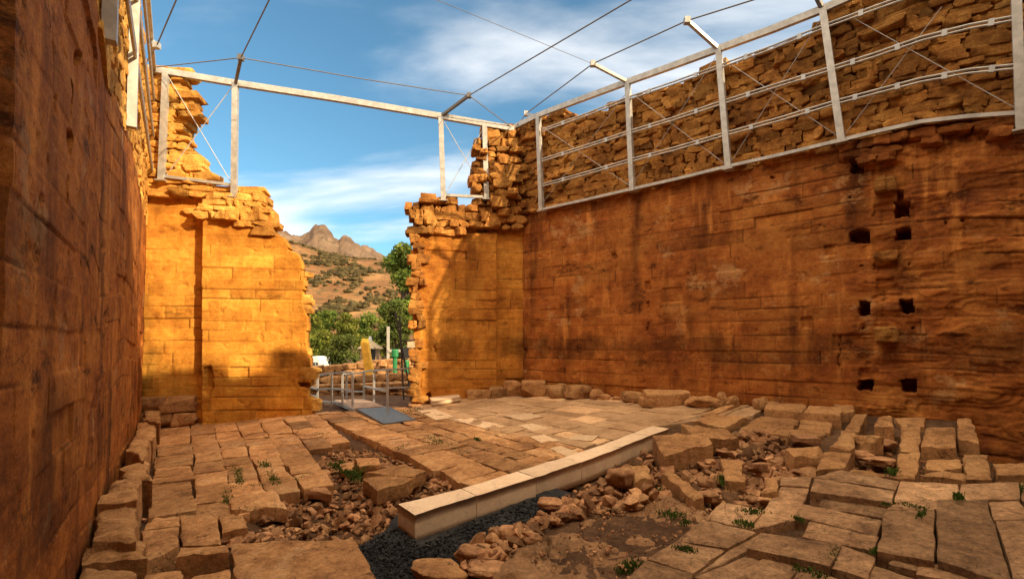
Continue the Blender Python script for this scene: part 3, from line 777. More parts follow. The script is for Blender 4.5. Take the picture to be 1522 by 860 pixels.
def slab_mesh(mb, c, thick, seed, rough=0.012, edge=0.025, tint=0.0, res=0.075, wave=0.02):
    c = np.asarray(c, float); r = np.random.default_rng(seed)
    lu = (np.linalg.norm(c[1] - c[0]) + np.linalg.norm(c[2] - c[3])) / 2; lv = (np.linalg.norm(c[3] - c[0]) + np.linalg.norm(c[2] - c[1])) / 2
    def par(L):
        n = int(np.clip(L / res, 3, 16)); e = min(0.2, edge / L)
        return np.concatenate([[0, e], np.linspace(0, 1, n + 1)[1:-1] * (1 - 2 * e) + e, [1 - e, 1]])
    U, V = np.meshgrid(par(lu), par(lv), indexing='ij'); n, m = U.shape
    P = ((1 - U) * (1 - V))[..., None] * c[0] + (U * (1 - V))[..., None] * c[1] + (U * V)[..., None] * c[2] + ((1 - U) * V)[..., None] * c[3]
    q = P * 1.0 + seed * 1.37
    border = np.zeros((n, m), bool); border[0] = border[-1] = True; border[:, 0] = border[:, -1] = True
    ring = np.zeros((n, m), bool); ring[1] = ring[-2] = True; ring[:, 1] = ring[:, -2] = True; ring &= ~border
    P[..., 0] += np.where(border | ring, wave * fbm(q * 4, 3, 3) * 1.6, 0); P[..., 1] += np.where(border | ring, wave * fbm(q * 4 + 9, 3, 4) * 1.6, 0)
    P[..., 2] += rough * (1.8 * fbm(q * 2.5, 4, 5) + 0.9 * fbm(q * 9.0, 3, 15)) - np.where(border, edge * (0.55 + 0.5 * vnoise(q * 5, 6)), 0) - np.where(ring, edge * 0.12, 0)
    chip = np.clip(fbm(q * 2.0 + 5, 3, 9) - 0.28, 0, 1)
    P[..., 2] -= np.where(border, chip * edge * 4, np.where(ring, chip * edge * 2.0, 0))
    F = grid_faces(n, m); top = P.reshape(-1, 3)
    idx = np.arange(n * m).reshape(n, m)
    loop = np.concatenate([idx[:-1, 0], idx[-1, :-1], idx[:0:-1, -1], idx[0, :0:-1]])
    k = len(loop); cur = loop; Vs = [top]; Fs = [F]; base = n * m
    cen = top[loop].mean(0)
    for fr in (0.35, 0.7, 1.0):
        w = top[loop].copy(); out = w - cen; out[:, 2] = 0; out /= np.linalg.norm(out, axis=1)[:, None] + 1e-6
        w[:, 2] = np.minimum(w[:, 2] - thick * fr * 0.95, w[:, 2] - 0.01)
        w += out * (fbm(w * 4 + seed, 3, 8) * wave * 1.3 + edge * 0.25 * (1 if fr < 1 else -0.5))[:, None]
        nx = np.arange(k) + base; Fs.append(np.stack([cur, nx, np.roll(nx, -1), np.roll(cur, -1)], -1)); Vs.append(w); cur = nx; base += k
    Vs.append(np.array([top[loop].mean(0) - np.array([0, 0, thick])]))
    Fs.append(np.stack([cur, np.full(k, base), np.roll(cur, -1)], -1))
    mb.add(np.concatenate(Vs), Fs, tint)

def homog(q):                                            # unit square -> pixel quad (TL, TR, BR, BL)
    A, B = [], []
    for (u, v), (x, y) in zip(((0, 0), (1, 0), (1, 1), (0, 1)), q):
        A += [[u, v, 1, 0, 0, 0, -u * x, -v * x], [0, 0, 0, u, v, 1, -u * y, -v * y]]; B += [x, y]
    h = np.append(np.linalg.solve(np.array(A, float), np.array(B, float)), 1).reshape(3, 3)
    def f(u, v):
        p = h @ np.array([u, v, 1.0]); return p[0] / p[2], p[1] / p[2]
    return f

def pave(mb, quad, nu, nv, keep, seed, dz=0.0, jit=0.02, gap=0.02, tiltz=0.012, thick=0.14, tint=0.13, rough=0.010, split=(0.55, 1.5), pale=0.0, colwise=True, edge=0.02, drop=0.0):
    r = np.random.default_rng(seed); H = homog(quad)
    Wp = [floor(*H(*p)) for p in ((0, 0), (1, 0), (1, 1), (0, 1))]
    def F2(u, v): return floor(*H(u, v), dz)
    ub = np.cumsum(np.concatenate([[0], r.uniform(0.7, 1.35, nu)])); ub /= ub[-1]
    for i in range(nu):
        vb = np.cumsum(np.concatenate([[-r.uniform(0, 0.5)], r.uniform(*split, int(nv * 1.7))])) / nv
        for j in range(len(vb) - 1):
            a, b = vb[j], vb[j + 1]
            if a >= 1 or b <= 0: continue
            a, b = max(a, 0), min(b, 1)
            if b - a < 0.02: continue
            co = [(ub[i], a), (ub[i + 1], a), (ub[i + 1], b), (ub[i], b)]
            if not colwise: co = [(y, x) for x, y in co]
            cx, cy = np.mean([H(*p) for p in co], 0)
            if not pip(np.array([cx, cy]), keep): continue
            if drop and r.random() < drop: continue
            cc = np.array([F2(*p) for p in co]); cen = cc.mean(0)
            for k in range(4):
                d = cc[k] - cen; cc[k] -= d / np.linalg.norm(d) * gap * r.uniform(0.5, 1.6); cc[k][:2] += r.normal(0, jit, 2)
            cc[:, 2] += r.normal(0, tiltz) + r.normal(0, tiltz * 0.6, 4)
            t = float(np.clip(r.normal(0, tint), -0.3, 0.3))
            if pale and r.random() < pale: t = r.uniform(0.35, 0.6)
            if np.cross(cc[1] - cc[0], cc[3] - cc[0])[2] > 0: cc = cc[[0, 3, 2, 1]]
            slab_mesh(mb, cc, thick, int(r.integers(1e6)), rough=rough, edge=edge, tint=t)

mb = MB()
pave(mb, [(236, 634), (470, 612), (608, 735), (212, 800)], 7, 9, [(222, 630), (475, 608), (522, 650), (474, 666), (508, 702), (462, 714), (405, 726), (425, 755), (345, 762), (330, 766), (205, 764)], 201, jit=0.022, gap=0.017, tiltz=0.006, thick=0.18, edge=0.018)
pave(mb, [(465, 614), (605, 604), (872, 668), (705, 724)], 5, 12, [(463, 616), (605, 600), (885, 664), (705, 726), (640, 704), (600, 674), (530, 655), (505, 648)], 203, jit=0.03, gap=0.022, tiltz=0.008, thick=0.18, edge=0.018)
pave(mb, [(612, 605), (640, 598), (640, 596), (606, 598)], 1, 2, [(590, 590), (660, 590), (660, 610), (590, 612)], 204)
pave(mb, [(440, 640), (470, 612), (612, 604), (560, 640)], 3, 5, [(470, 608), (612, 600), (600, 610), (466, 618)], 205, dz=-0.02)
tag(mb.build('paved_floor', M['paving'], sharp=42, origin=(0, 0, 0)), kind='structure')
mb = MB()
pave(mb, [(600, 607), (772, 577), (1072, 603), (858, 669)], 7, 9, [(596, 606), (772, 570), (1085, 600), (965, 634), (856, 672)], 206, jit=0.012, gap=0.010, tiltz=0.007, pale=0.13, colwise=False, tint=0.08, edge=0.012)
pave(mb, [(965, 634), (1066, 606), (1150, 592), (1120, 618)], 2, 4, [(960, 634), (1066, 600), (1150, 590), (1128, 614), (1020, 630)], 207, gap=0.02)
NEWT = [[(170, 365), (245, 358), (325, 390), (250, 405)], [(320, 402), (390, 393), (540, 430), (460, 442)], [(590, 425), (650, 418), (725, 440), (650, 450)],
        [(530, 385), (640, 375), (700, 390), (610, 405)], [(640, 475), (700, 465), (765, 490), (690, 500)], [(830, 466), (930, 468), (900, 492), (805, 486)], [(722, 522), (772, 512), (868, 548), (800, 558)]]
mbn = MB()
for k, q in enumerate(NEWT): slab_mesh(mbn, np.array([floor(560 + x / 2.818, 480 + y / 2.818, .014) for x, y in q]), .1, 870 + k, rough=.003, edge=.008, wave=.004, tint=[.02, .06, -.08, -.14, 0, -.22, -.1][k])
tag(mbn.build('new_paving', M['newtile'], origin=(0, 0, 0)), kind='structure')
tag(mb.build('tile_floor', M['tile'], sharp=42, origin=(0, 0, 0)), kind='structure')

TERR = [  # top corners in the photograph, height above the floor
    ([(1211, 707), (1250, 697), (1337, 713), (1330, 727)], .20), ([(1211, 709), (1329, 729), (1326, 745), (1204, 728)], .22),
    ([(1227, 733), (1328, 747), (1311, 768), (1216, 748)], .13), ([(1192, 747), (1311, 770), (1303, 794), (1182, 765)], .09),
    ([(1204, 773), (1304, 796), (1298, 817), (1192, 795)], .09), ([(1129, 791), (1250, 807), (1233, 838), (1110, 815)], .16),
    ([(1251, 809), (1302, 827), (1290, 858), (1235, 842)], .13), ([(1141, 825), (1187, 836), (1166, 866), (1092, 853)], .08),
    ([(1190, 840), (1250, 858), (1227, 878), (1170, 866)], .10), ([(1315, 758), (1388, 757), (1388, 831), (1303, 817)], .20),
    ([(1393, 742), (1466, 742), (1506, 866), (1393, 832)], .20), ([(1469, 744), (1514, 742), (1532, 770), (1479, 771)], .19),
    ([(1480, 773), (1534, 772), (1570, 880), (1512, 870)], .20), ([(1338, 713), (1423, 717), (1427, 740), (1330, 744)], .21),
    ([(1428, 718), (1515, 716), (1516, 740), (1428, 741)], .20), ([(1330, 746), (1427, 742), (1391, 755), (1318, 756)], .19),
    ([(1294, 839), (1386, 864), (1376, 890), (1280, 870)], .08), ([(1366, 832), (1468, 850), (1462, 870), (1362, 850)], .12),
    ([(1327, 823), (1364, 831), (1361, 846), (1320, 836)], .12), ([(1074, 745), (1136, 757), (1113, 783), (1048, 769)], .06),
    ([(1046, 771), (1123, 789), (1081, 813), (1005, 801)], .07), ([(1005, 803), (1078, 815), (1031, 849), (962, 829)], .07),
    ([(960, 832), (1030, 851), (1018, 880), (922, 866)], .10), ([(1160, 722), (1203, 726), (1181, 771), (1115, 784)], .05),
    ([(1083, 814), (1128, 791), (1109, 817), (1038, 852)], .05), ([(1108, 823), (1140, 826), (1080, 868), (1033, 857)], .06),
    ([(1162, 707), (1206, 708), (1202, 723), (1160, 720)], .08), ([(1517, 716), (1560, 716), (1570, 770), (1518, 742)], .18),
]
mb = MB(); r = np.random.default_rng(9)
for k, (q, dz) in enumerate(TERR):
    c = np.array([floor(x, y, dz * .8) for x, y in q]); cen = c.mean(0)
    slab_mesh(mb, c + (c - cen) * 0.004, 0.30 + dz * 0.4, 900 + k, rough=0.010, edge=0.018, tint=float(r.normal(0, 0.10)), res=0.06, wave=0.012)
pave(mb, [(1535, 690), (1720, 672), (2100, 860), (1600, 900)], 4, 5, [(1530, 660), (1800, 640), (2300, 900), (1580, 930)], 931, dz=.14, gap=.012, thick=.3)
tag(mb.build('stone_terrace', M['terrace'], sharp=42, origin=(0, 0, 0)), kind='structure')

def stone_slab(label, q, dz, thick, mat='block', cat='stone block', name='stone_block', group=None, seed=None, rough=0.02, edge=0.035, tint=0.0, wave=0.025, res=0.07):
    c = np.array([floor(x, y, dz) for x, y in q]); seed = seed if seed is not None else int(q[0][0] * 7 + q[0][1])
    mb = MB(); slab_mesh(mb, c, thick, seed, rough=rough, edge=edge, tint=tint, wave=wave, res=res)
    return tag(mb.build(name, M[mat], sharp=42), label, cat, group)

# blocks along the foot of the left wall
LG = 'blocks along the foot of the left wall'
for label, q, dz, th in (
    ('cracked flat block against the left wall foot, second from the near end', [(130, 807), (214, 803), (219, 824), (120, 834)], .30, .34),
    ('pale flat block at the near end of the row by the left wall', [(120, 840), (196, 846), (206, 878), (108, 880)], .26, .3),
    ('upright grey-brown block with a smooth tilted face by the left wall', [(152, 748), (203, 745), (201, 800), (139, 802)], .42, .5),
    ('wide block with a layered front, behind the smooth tilted block', [(166, 713), (208, 709), (206, 742), (150, 746)], .52, .6),
    ('narrow leaning block in the middle of the row by the left wall', [(184, 692), (218, 683), (225, 712), (183, 708)], .46, .6),
    ('long squared block with a sharp near corner by the left wall', [(196, 653), (222, 648), (214, 684), (190, 670)], .52, .7),
    ('reddish squared block next before the far corner block by the left wall', [(207, 628), (232, 627), (229, 651), (198, 654)], .50, .7),
    ('small block in the far corner at the end of the left row', [(216, 606), (237, 607), (236, 629), (214, 624)], .55, .8)):
    stone_slab(label, q, dz - .05, th, group=LG, edge=.05, wave=.045, rough=.035)
FG = 'loose paving blocks in the near left corner'
for label, q, dz, th in (
    ('squared block between the near wall blocks and the dark-fronted block', [(211, 787), (266, 781), (264, 811), (216, 833)], .10, .25),
    ('thick block with a dark shadowed front edge beside the flat slab', [(266, 811), (339, 807), (339, 819), (265, 825)], .14, .34),
    ('low broken block behind the squared near-left block', [(233, 766), (268, 765), (266, 780), (212, 786)], .05, .2),
    ('square pale paver with a centre crack above the dark-fronted block', [(269, 764), (322, 762), (328, 805), (270, 808)], .06, .2),
    ('small paver split in two beside the rubble edge', [(326, 766), (360, 763), (368, 781), (331, 788)], .04, .15),
    ('rough block at the bottom edge left of the big flat slab', [(282, 852), (337, 842), (349, 866), (274, 880)], .10, .3),
    ('broken block at the bottom edge in the near left corner', [(214, 852), (270, 842), (274, 872), (210, 880)], .06, .3),
    ('large pale paver with grass on its left side by the rubble', [(345, 737), (408, 727), (426, 751), (342, 756)], .06, .2)):
    stone_slab(label, q, dz, th, 'paving', 'paving block', 'paving_block', group=FG)
stone_slab('large smooth flat slab at the bottom edge beside the black grit', [(346, 806), (524, 797), (566, 870), (352, 880)], .03, .2, 'paving', 'stone slab', 'stone_slab', rough=.006, edge=.03, tint=-.12)
stone_slab('thick reddish slab lying on the rubble, the upper of the pair', [(541, 702), (602, 686), (634, 698), (612, 707)], .12, .2, 'block', 'stone slab', 'stone_slab')
stone_slab('thick slab with a pointed near corner lying on the rubble', [(540, 707), (585, 702), (616, 709), (560, 728)], .10, .22, 'block', 'stone slab', 'stone_slab')
stone_slab('small pale flat stone half sunk in the rubble before the ramp', [(528, 680), (562, 679), (563, 689), (533, 691)], .0, .12, 'paving', 'stone slab', 'stone_slab')
stone_slab('small pale stone beside grass at the rubble edge', [(503, 687), (524, 686), (528, 696), (508, 696)], .0, .12, 'paving', 'stone slab', 'stone_slab')
stone_slab('narrow flat stone lying in the rubble near the paving edge', [(459, 720), (486, 724), (492, 733), (461, 727)], .0, .12, 'rubble', 'stone slab', 'stone_slab')

# the row of new pale blocks
NB = 'new pale kerb blocks'
back_e = [(591, 748), (686, 725), (770, 699), (836, 679), (893, 661), (940, 643), (970, 632)]
front_e = [(616, 764), (708, 735), (796, 708), (864, 686), (923, 664), (965, 647), (995, 636)]
NL = ['new pale cut block at the near end of the kerb row, showing its end face', 'new pale kerb block next after the near end block, over a notch', 'new pale kerb block in the row beside the right-hand rubble heap', 'fourth new pale kerb block from the near end',
      'short new pale kerb block next to the far end pair', 'far end kerb block of the pale row, short and brightest on top']
for k in range(6):
    q = [back_e[k], back_e[k + 1], front_e[k + 1], front_e[k]]
    top = [.14, .12, .10, .08, .06, .05]
    c = np.array([floor(*q[0], top[k]), floor(*q[1], top[k]), floor(*q[2], top[k]), floor(*q[3], top[k])])
    d = (c[1] - c[0]) / np.linalg.norm(c[1] - c[0]) * 0.006
    c[0] += d; c[3] += d; c[1] -= d; c[2] -= d
    mb = MB(); slab_mesh(mb, c, 0.36, 700 + k, rough=0.004, edge=0.012, tint=float([-.03, .06, -.02, .03, -.05, .08][k]), wave=0.006, res=0.08)
    tag(mb.build('kerb_block', M['newstone']), NL[k], 'kerb block', NB)

# foundation blocks at the right-hand side
FB = 'foundation blocks at the foot of the right wall'
for label, q, dz, th in (
    ('thick reddish slab lying against the right wall, left of a similar one', [(1143, 595), (1200, 599), (1192, 611), (1136, 605)], .20, .28),
    ('thick reddish slab lying against the right wall, right of a similar one', [(1203, 601), (1251, 605), (1250, 616), (1193, 612)], .20, .28),
    ('thin pale slab at the wall behind the two thick reddish slabs', [(1239, 600), (1270, 601), (1268, 610), (1254, 612)], .14, .2),
    ('wide flat slab in front of the two thick reddish slabs', [(1130, 617), (1188, 621), (1170, 646), (1100, 634)], .05, .2),
    ('oblong flat slab right of the wide flat slab', [(1189, 623), (1239, 626), (1233, 638), (1186, 636)], .05, .2),
    ('narrow flat slab at the edge of the right rubble', [(1174, 637), (1226, 640), (1222, 648), (1170, 647)], .03, .15),
    ('far strip block starting the diagonal row toward the right wall', [(1271, 613), (1290, 614), (1275, 640), (1254, 638)], .14, .3),
    ('long strip block in the diagonal row with a red broken front', [(1251, 639), (1274, 641), (1264, 667), (1234, 663)], .20, .36),
    ('near block of the diagonal row with a red front face', [(1224, 671), (1266, 671), (1257, 692), (1214, 697)], .18, .34),
    ('upright squared block standing near the right wall foot', [(1306, 618), (1325, 617), (1328, 633), (1299, 634)], .26, .45),
    ('long narrow kerb stone, far one of two in line', [(1340, 635), (1368, 635), (1366, 670), (1338, 669)], .10, .3),
    ('long narrow kerb stone, near one of two in line', [(1336, 671), (1366, 672), (1361, 711), (1332, 708)], .10, .3),
    ('large weathered square block with a cracked grey top', [(1377, 634), (1420, 632), (1421, 662), (1369, 660)], .20, .36),
    ('tall stepped block on the brink of the dark pit', [(1424, 622), (1444, 621), (1458, 656), (1424, 650)], .24, .9),
    ('flat oblong block below the stepped block by the pit', [(1433, 674), (1466, 674), (1477, 711), (1441, 711)], .14, .5),
    ('low rounded block under the large weathered square block', [(1377, 680), (1426, 681), (1430, 695), (1377, 697)], .06, .25),
    ('thin curved slab lying under the low rounded block', [(1367, 702), (1400, 697), (1436, 702), (1436, 711)], .10, .15),
    ('squared block at the right edge in front of the pit', [(1476, 688), (1535, 686), (1540, 702), (1482, 702)], .16, .5),
    ('dark flat block at the foot of the wall beside the square block', [(1330, 620), (1375, 619), (1375, 632), (1340, 632)], .05, .2),
    ('long flat stone bordering the red strip of the terrace', [(1262, 696), (1320, 701), (1334, 710), (1266, 700)], .10, .2)):
    stone_slab(label, q, dz, th, group=FB)
for label, q, dz, th, e in (
    ('massive dark boulder slab with a hollow in its top by the far kerb end', [(970, 645), (1050, 643), (1058, 656), (985, 671)], .22, .55, .05),
    ('broad flat slab overhanging behind the massive hollowed boulder', [(1013, 629), (1076, 636), (1097, 648), (1054, 652)], .14, .24, .04),
    ('flat pale slab between the tile floor and the wide flat slab', [(1030, 625), (1064, 615), (1112, 619), (1078, 635)], .06, .2, .03),
    ('round-edged flat disc of stone lying tilted in the right rubble', [(1072, 681), (1104, 683), (1107, 716), (1077, 712)], .02, .2, .04),
    ('long plank-like stone slanting through the right rubble', [(984, 700), (999, 698), (1048, 738), (1030, 740)], .10, .22, .03),
    ('rounded flat rock beside the kerb row at the rubble', [(934, 688), (960, 690), (972, 707), (944, 712)], .12, .28, .05),
    ('orange-topped rock at the head of the right rubble', [(1166, 664), (1216, 661), (1228, 668), (1186, 677)], .14, .26, .05),
    ('upright block with a pitted top at the rubble edge', [(1138, 704), (1160, 705), (1158, 728), (1135, 729)], .12, .3, .04),
    ('narrow pale stone strip pointing at the back wall boulders', [(1042, 616), (1086, 598), (1093, 602), (1052, 618)], .06, .14, .02)):
    stone_slab(label, q, dz, th, group='slabs around the right rubble', edge=e, rough=.03, wave=.04)

def boulder(label, x0, y0, x1, y1, k, cat='boulder', name='boulder', mat='block', protos=BOULD, depth=0.8, group=None, tint=0.0, sink=0.12, flat=0.62, wall=None):
    c = floor((x0 + x1) / 2, y1 - (y1 - y0) * 0.12, -0.03)
    dist = c[1]; w = (x1 - x0) / FPX * dist; h = (y1 - y0) / FPX * dist * 1.05 * flat
    if wall is not None:                                # standing against a wall: bring it forward to its foot
        c = wall.px((x0 + x1) / 2, y1, 0.12 + w * depth * 0.5); c[2] = G(c[0], c[1]) - 0.03; dist = c[1]
        w = (x1 - x0) / FPX * dist; h = max(at_y((x0 + x1) / 2, y0, dist)[2] - c[2], 0.1) * 0.80
    V, F = protos[k % len(protos)]
    r = np.random.default_rng(k * 13 + int(x0)); d = w * depth
    W = V * np.array([w, d, h * (1 + sink)]) @ rotz(r.uniform(-0.2, 0.2)).T
    P = W + np.array([c[0], c[1] + (d * 0.35 if wall is None else 0), c[2] + h * 0.5 - h * sink * 0.5])
    return tag(MB().add(P, F, tint).build(name, M[mat], sharp=42), label, cat, group)
BG = 'boulders along the foot of the back and right walls'
for k, (label, x0, y0, x1, y1, dp, pr) in enumerate((
    ('squared grey boulder against the right pier beside the pale new slab', 694, 576, 730, 594, .6, BLOCKS),
    ('low squared boulder second along the pier foot', 728, 569, 754, 588, .8, BLOCKS),
    ('flat-topped block in the shaded corner, on the pier side', 750, 561, 777, 583, .8, BLOCKS),
    ('long flat-topped block starting the right wall foot at the corner', 774, 560, 812, 582, .7, BLOCKS),
    ('small round stone beside the corner block', 806, 568, 822, 585, .8, BOULD),
    ('rounded dark boulder leaning on a longer one at the wall foot', 818, 565, 846, 586, .8, BOULD),
    ('long smooth rounded boulder, largest of the far group', 838, 565, 882, 590, .6, BOULD),
    ('egg-shaped boulder right of the long smooth one', 877, 573, 897, 592, .8, BOULD),
    ('low flat stone in front of the egg-shaped boulder', 886, 583, 906, 596, .8, BOULD),
    ('little stone alone at the wall foot', 910, 587, 924, 596, .8, BOULD),
    ('brown tapered boulder left of the white-streaked one', 924, 578, 958, 597, .7, BOULD),
    ('big white-streaked boulder, largest at the right wall', 957, 573, 1024, 605, .55, BLOCKS),
    ('basin-like low boulder right of the white-streaked one', 1021, 583, 1070, 605, .7, BOULD),
    ('small upright stone leaning on the wall past the basin boulder', 1066, 577, 1080, 595, .6, BOULD),
    ('small dark stone among weeds at the wall foot', 1080, 584, 1098, 600, .8, BOULD),
    ('pointed stone left of the thick reddish slabs', 1122, 586, 1142, 604, .8, BOULD))):
    boulder(label, x0, y0, x1, y1, k, depth=dp, protos=pr, group=BG, wall=BACK if x0 < 772 else RIGHT, tint=[-.05, -.1, .05, .0, -.1, -.15, .0, .05, .1, .0, -.1, .2, .1, .1, -.1, .15][k])
RG = 'rocks lying about the right rubble and foundation'
for k, (label, x0, y0, x1, y1) in enumerate((
    ('orange tilted rock between the diagonal row and the upright block', 1280, 642, 1312, 676), ('pale wedge of rock below the orange tilted rock', 1270, 668, 1302, 684),
    ('small pale yellow stone at the terrace edge', 1127, 736, 1150, 750), ('upright small block behind the orange-topped rock', 1185, 645, 1220, 664),
    ('dark rock under the plank-like stone', 1040, 728, 1074, 748), ('grey pointed rock in the rubble hollow', 1040, 704, 1060, 726),
    ('squared reddish rock in the middle of the right rubble', 1118, 684, 1142, 706), ('pale edge stone left of the round disc', 1050, 680, 1066, 692),
    ('big brown rock at the bottom edge by the black grit', 606, 832, 690, 872), ('angular brown rock beside the black grit', 676, 798, 716, 840),
    ('flat pale rock among stones at the bottom edge', 696, 832, 752, 862), ('yellowish wedge rock at the end of the stone heap', 744, 780, 778, 806),
    ('brown rock leaning in the heap beside the bedrock', 714, 812, 736, 834), ('brown flat rock at the top of the heap by the kerb', 800, 740, 838, 758),
    ('large rounded rock at the left end of the right rubble', 905, 690, 948, 726), ('mossy rock on the edge of the bedrock', 778, 790, 804, 812),
    ('speckled white stone at the right edge past the terrace', 1504, 698, 1540, 724), ('grey flat rock in the foundation trench', 1310, 650, 1338, 668),
    ('pale flat rock low in the foundation trench', 1296, 678, 1334, 694))):
    boulder(label, x0, y0, x1, y1, k + 30, 'rock', 'rock', 'rubble' if k not in (0, 8) else 'block', BOULD if k % 3 or k > 7 else BLOCKS, 0.8, RG, flat=(0.42 if k in (8, 9, 10) else 0.62), tint= [.2, .1, .3, .0, -.2, 0, 0, .2, .05, -.1, .15, .1, 0, .1, 0, 0, .35, -.1, .05][k])
# the pale sawn slab leaning by the right pier
c = [floor(638, 590, .16), floor(680, 584, .16), floor(685, 589, .16), floor(643, 596, .16)]
mb = MB(); slab_mesh(mb, c, 0.14, 77, rough=.003, edge=.012, wave=.003)
tag(mb.build('stone_slab', M['newstone']), 'pale new sawn slab propped at the foot of the right pier', 'stone slab')

# bedrock and black grit
def patch(name, poly, dz, mat, amp, res, seed, dome=0.0, crack=0.0):
    pts = np.array([floor(x, y) for x, y in poly]); lo, hi = pts.min(0) - 0.3, pts.max(0) + 0.3
    X, Y = np.meshgrid(np.arange(lo[0], hi[0], res), np.arange(lo[1], hi[1], res), indexing='ij')
    q = np.stack([X, Y, 0 * X + seed], -1); px = project(np.stack([X, Y, G(X, Y)], -1))
    px = px + 6 * np.stack([vnoise(q * 2.5, 1), vnoise(q * 2.5, 2)], -1)
    soft = np.zeros(X.shape)
    for k in range(8):
        a = k * math.pi / 4
        for rr in (0.07, 0.16): soft += pip(project(np.stack([X + rr * math.cos(a), Y + rr * math.sin(a), G(X, Y)], -1)), poly)
    soft /= 16
    z = ground_z(X, Y) * 0 + G(X, Y) + dz + amp * fbm(q * 2.2, 5, seed, 0.55) + dome * soft ** 0.6
    if dome: z += 0.07 * np.round(2.6 * vnoise(q * np.array([0.9, 1.5, 1]) + .25 * fbm(q * 2, 3, 2)[..., None], 31)) / 2.6 + 0.03 * np.round(2.4 * vnoise(q * np.array([2.1, 3.0, 1]) + 5, 32)) / 2.4
    if crack: z -= crack * np.clip(1 - np.abs(fbm(q * 1.5 + 4, 4, seed + 3)) / 0.028, 0, 1)
    ins = pip(px, poly); keep = ins[:-1, :-1] & ins[1:, :-1] & ins[1:, 1:] & ins[:-1, 1:]
    mb = MB(); sheet(mb, np.stack([X, Y, z], -1), keep, (0, 0, -1), 0.25)
    return mb.build(name, M[mat])
tag(patch('grit_bed', [(515, 803), (560, 775), (592, 745), (640, 750), (720, 725), (800, 700), (850, 712), (800, 762), (720, 795), (672, 815), (640, 835), (600, 850), (566, 866), (540, 850)], -0.165, 'asphalt', 0.05, 0.022, 3), kind='structure')
M['bedrock'] = stone_mat('bedrock_stone', (0.17, 0.088, 0.042), (0.28, 0.150, 0.072), (0.39, 0.225, 0.11), scale=1.2, stain=0.45, bump=0.8, lichen=0.5, lsc=9.0, crack=0.8)
tag(patch('bedrock_outcrop', [(690, 900), (728, 850), (772, 808), (812, 786), (850, 778), (900, 790), (938, 812), (962, 838), (940, 862), (930, 900)], -0.16, 'bedrock', 0.18, 0.026, 5, dome=0.13, crack=0.14), 'low rounded outcrop of cracked brown bedrock at the bottom edge', 'bedrock')
tag(patch('bedrock_shelf', [(850, 775), (905, 752), (985, 730), (1060, 755), (1050, 770), (1000, 800), (960, 832), (935, 812), (900, 792)], -0.11, 'bedrock', 0.05, 0.03, 6, dome=0.06, crack=0.03), 'flat sandy bedrock shelf between the stone heap and the terrace', 'bedrock')

# rubble: far too many stones to count
def scatter(mb, poly, n, smin, smax, seed, dz=0.0, pile=0.0):
    r = np.random.default_rng(seed); P = np.array([floor(x, y) for x, y in poly]); lo, hi = P.min(0), P.max(0); k = 0; tries = 0
    while k < n and tries < n * 30:
        X = r.uniform(lo[0], hi[0], 200); Y = r.uniform(lo[1], hi[1], 200); tries += 200
        ins = pip(project(np.stack([X, Y, G(X, Y)], -1)), poly); X, Y = X[ins], Y[ins]
        if not len(X): continue
        Z = ground_z(X, Y)
        for x, y, z in zip(X, Y, Z):
            if k >= n: break
            s = smin * (smax / smin) ** (r.random() ** 1.7); V, F = HULLS[r.integers(len(HULLS))]
            W = (V * s * r.uniform(0.75, 1.3, 3)) @ rand_rot(r, 0.6).T
            mb.add(W + np.array([x, y, z + s * 0.16 + dz + r.random() ** 2 * pile]), F, float(np.clip(r.normal(0.0, 0.34), -0.6, 0.8))); k += 1
mb = MB()
scatter(mb, [(400, 712), (468, 674), (515, 655), (555, 658), (640, 688), (700, 715), (640, 735), (560, 785), (470, 790), (400, 775), (380, 765)], 1500, 0.06, 0.24, 301, pile=0.05)
scatter(mb, [(480, 664), (540, 656), (640, 684), (690, 712), (640, 715), (560, 690)], 500, 0.05, 0.17, 302, pile=0.06)
scatter(mb, [(800, 742), (860, 705), (960, 660), (985, 700), (1000, 735), (900, 758), (840, 765)], 420, 0.10, 0.34, 303, pile=0.14)
scatter(mb, [(990, 690), (1060, 650), (1130, 640), (1185, 650), (1215, 690), (1165, 715), (1120, 752), (1060, 742)], 620, 0.09, 0.36, 304, pile=0.08)
scatter(mb, [(700, 812), (760, 775), (850, 735), (880, 755), (800, 785), (730, 850), (680, 852)], 220, 0.10, 0.30, 305, pile=0.10)
scatter(mb, [(860, 590), (1140, 590), (1140, 606), (900, 600)], 90, 0.05, 0.22, 306)
scatter(mb, [(690, 705), (840, 680), (760, 712), (690, 728)], 120, 0.04, 0.14, 307)
scatter(mb, [(1262, 640), (1335, 640), (1335, 690), (1262, 690)], 110, 0.08, 0.26, 308)
scatter(mb, [(1366, 660), (1436, 660), (1436, 705), (1366, 705)], 70, 0.06, 0.18, 309)
scatter(mb, [(330, 790), (420, 775), (430, 800), (345, 805)], 70, 0.08, 0.24, 310)
scatter(mb, [(150, 800), (210, 690), (235, 640), (245, 660), (225, 760), (215, 800)], 80, 0.05, 0.18, 311)
scatter(mb, [(700, 590), (770, 575), (900, 590), (860, 600)], 60, 0.04, 0.12, 312)
scatter(mb, [(400, 712), (468, 674), (515, 655), (555, 658), (640, 688), (700, 715), (640, 735), (560, 785), (470, 790), (400, 775), (380, 765)], 1800, 0.02, 0.06, 331)
scatter(mb, [(800, 742), (960, 660), (1130, 640), (1215, 690), (1120, 752), (900, 758)], 1600, 0.025, 0.08, 332)
scatter(mb, [(222, 630), (475, 608), (612, 600), (885, 664), (705, 728), (500, 720), (300, 760), (205, 760)], 900, 0.02, 0.055, 333, dz=0.03)
scatter(mb, [(860, 775), (990, 735), (1060, 755), (1000, 800), (940, 860), (760, 850)], 300, 0.02, 0.07, 334, dz=0.06)
tag(mb.build('rubble', M['rubble'], smooth=False, origin=(0, 0, 0)), kind='stuff')
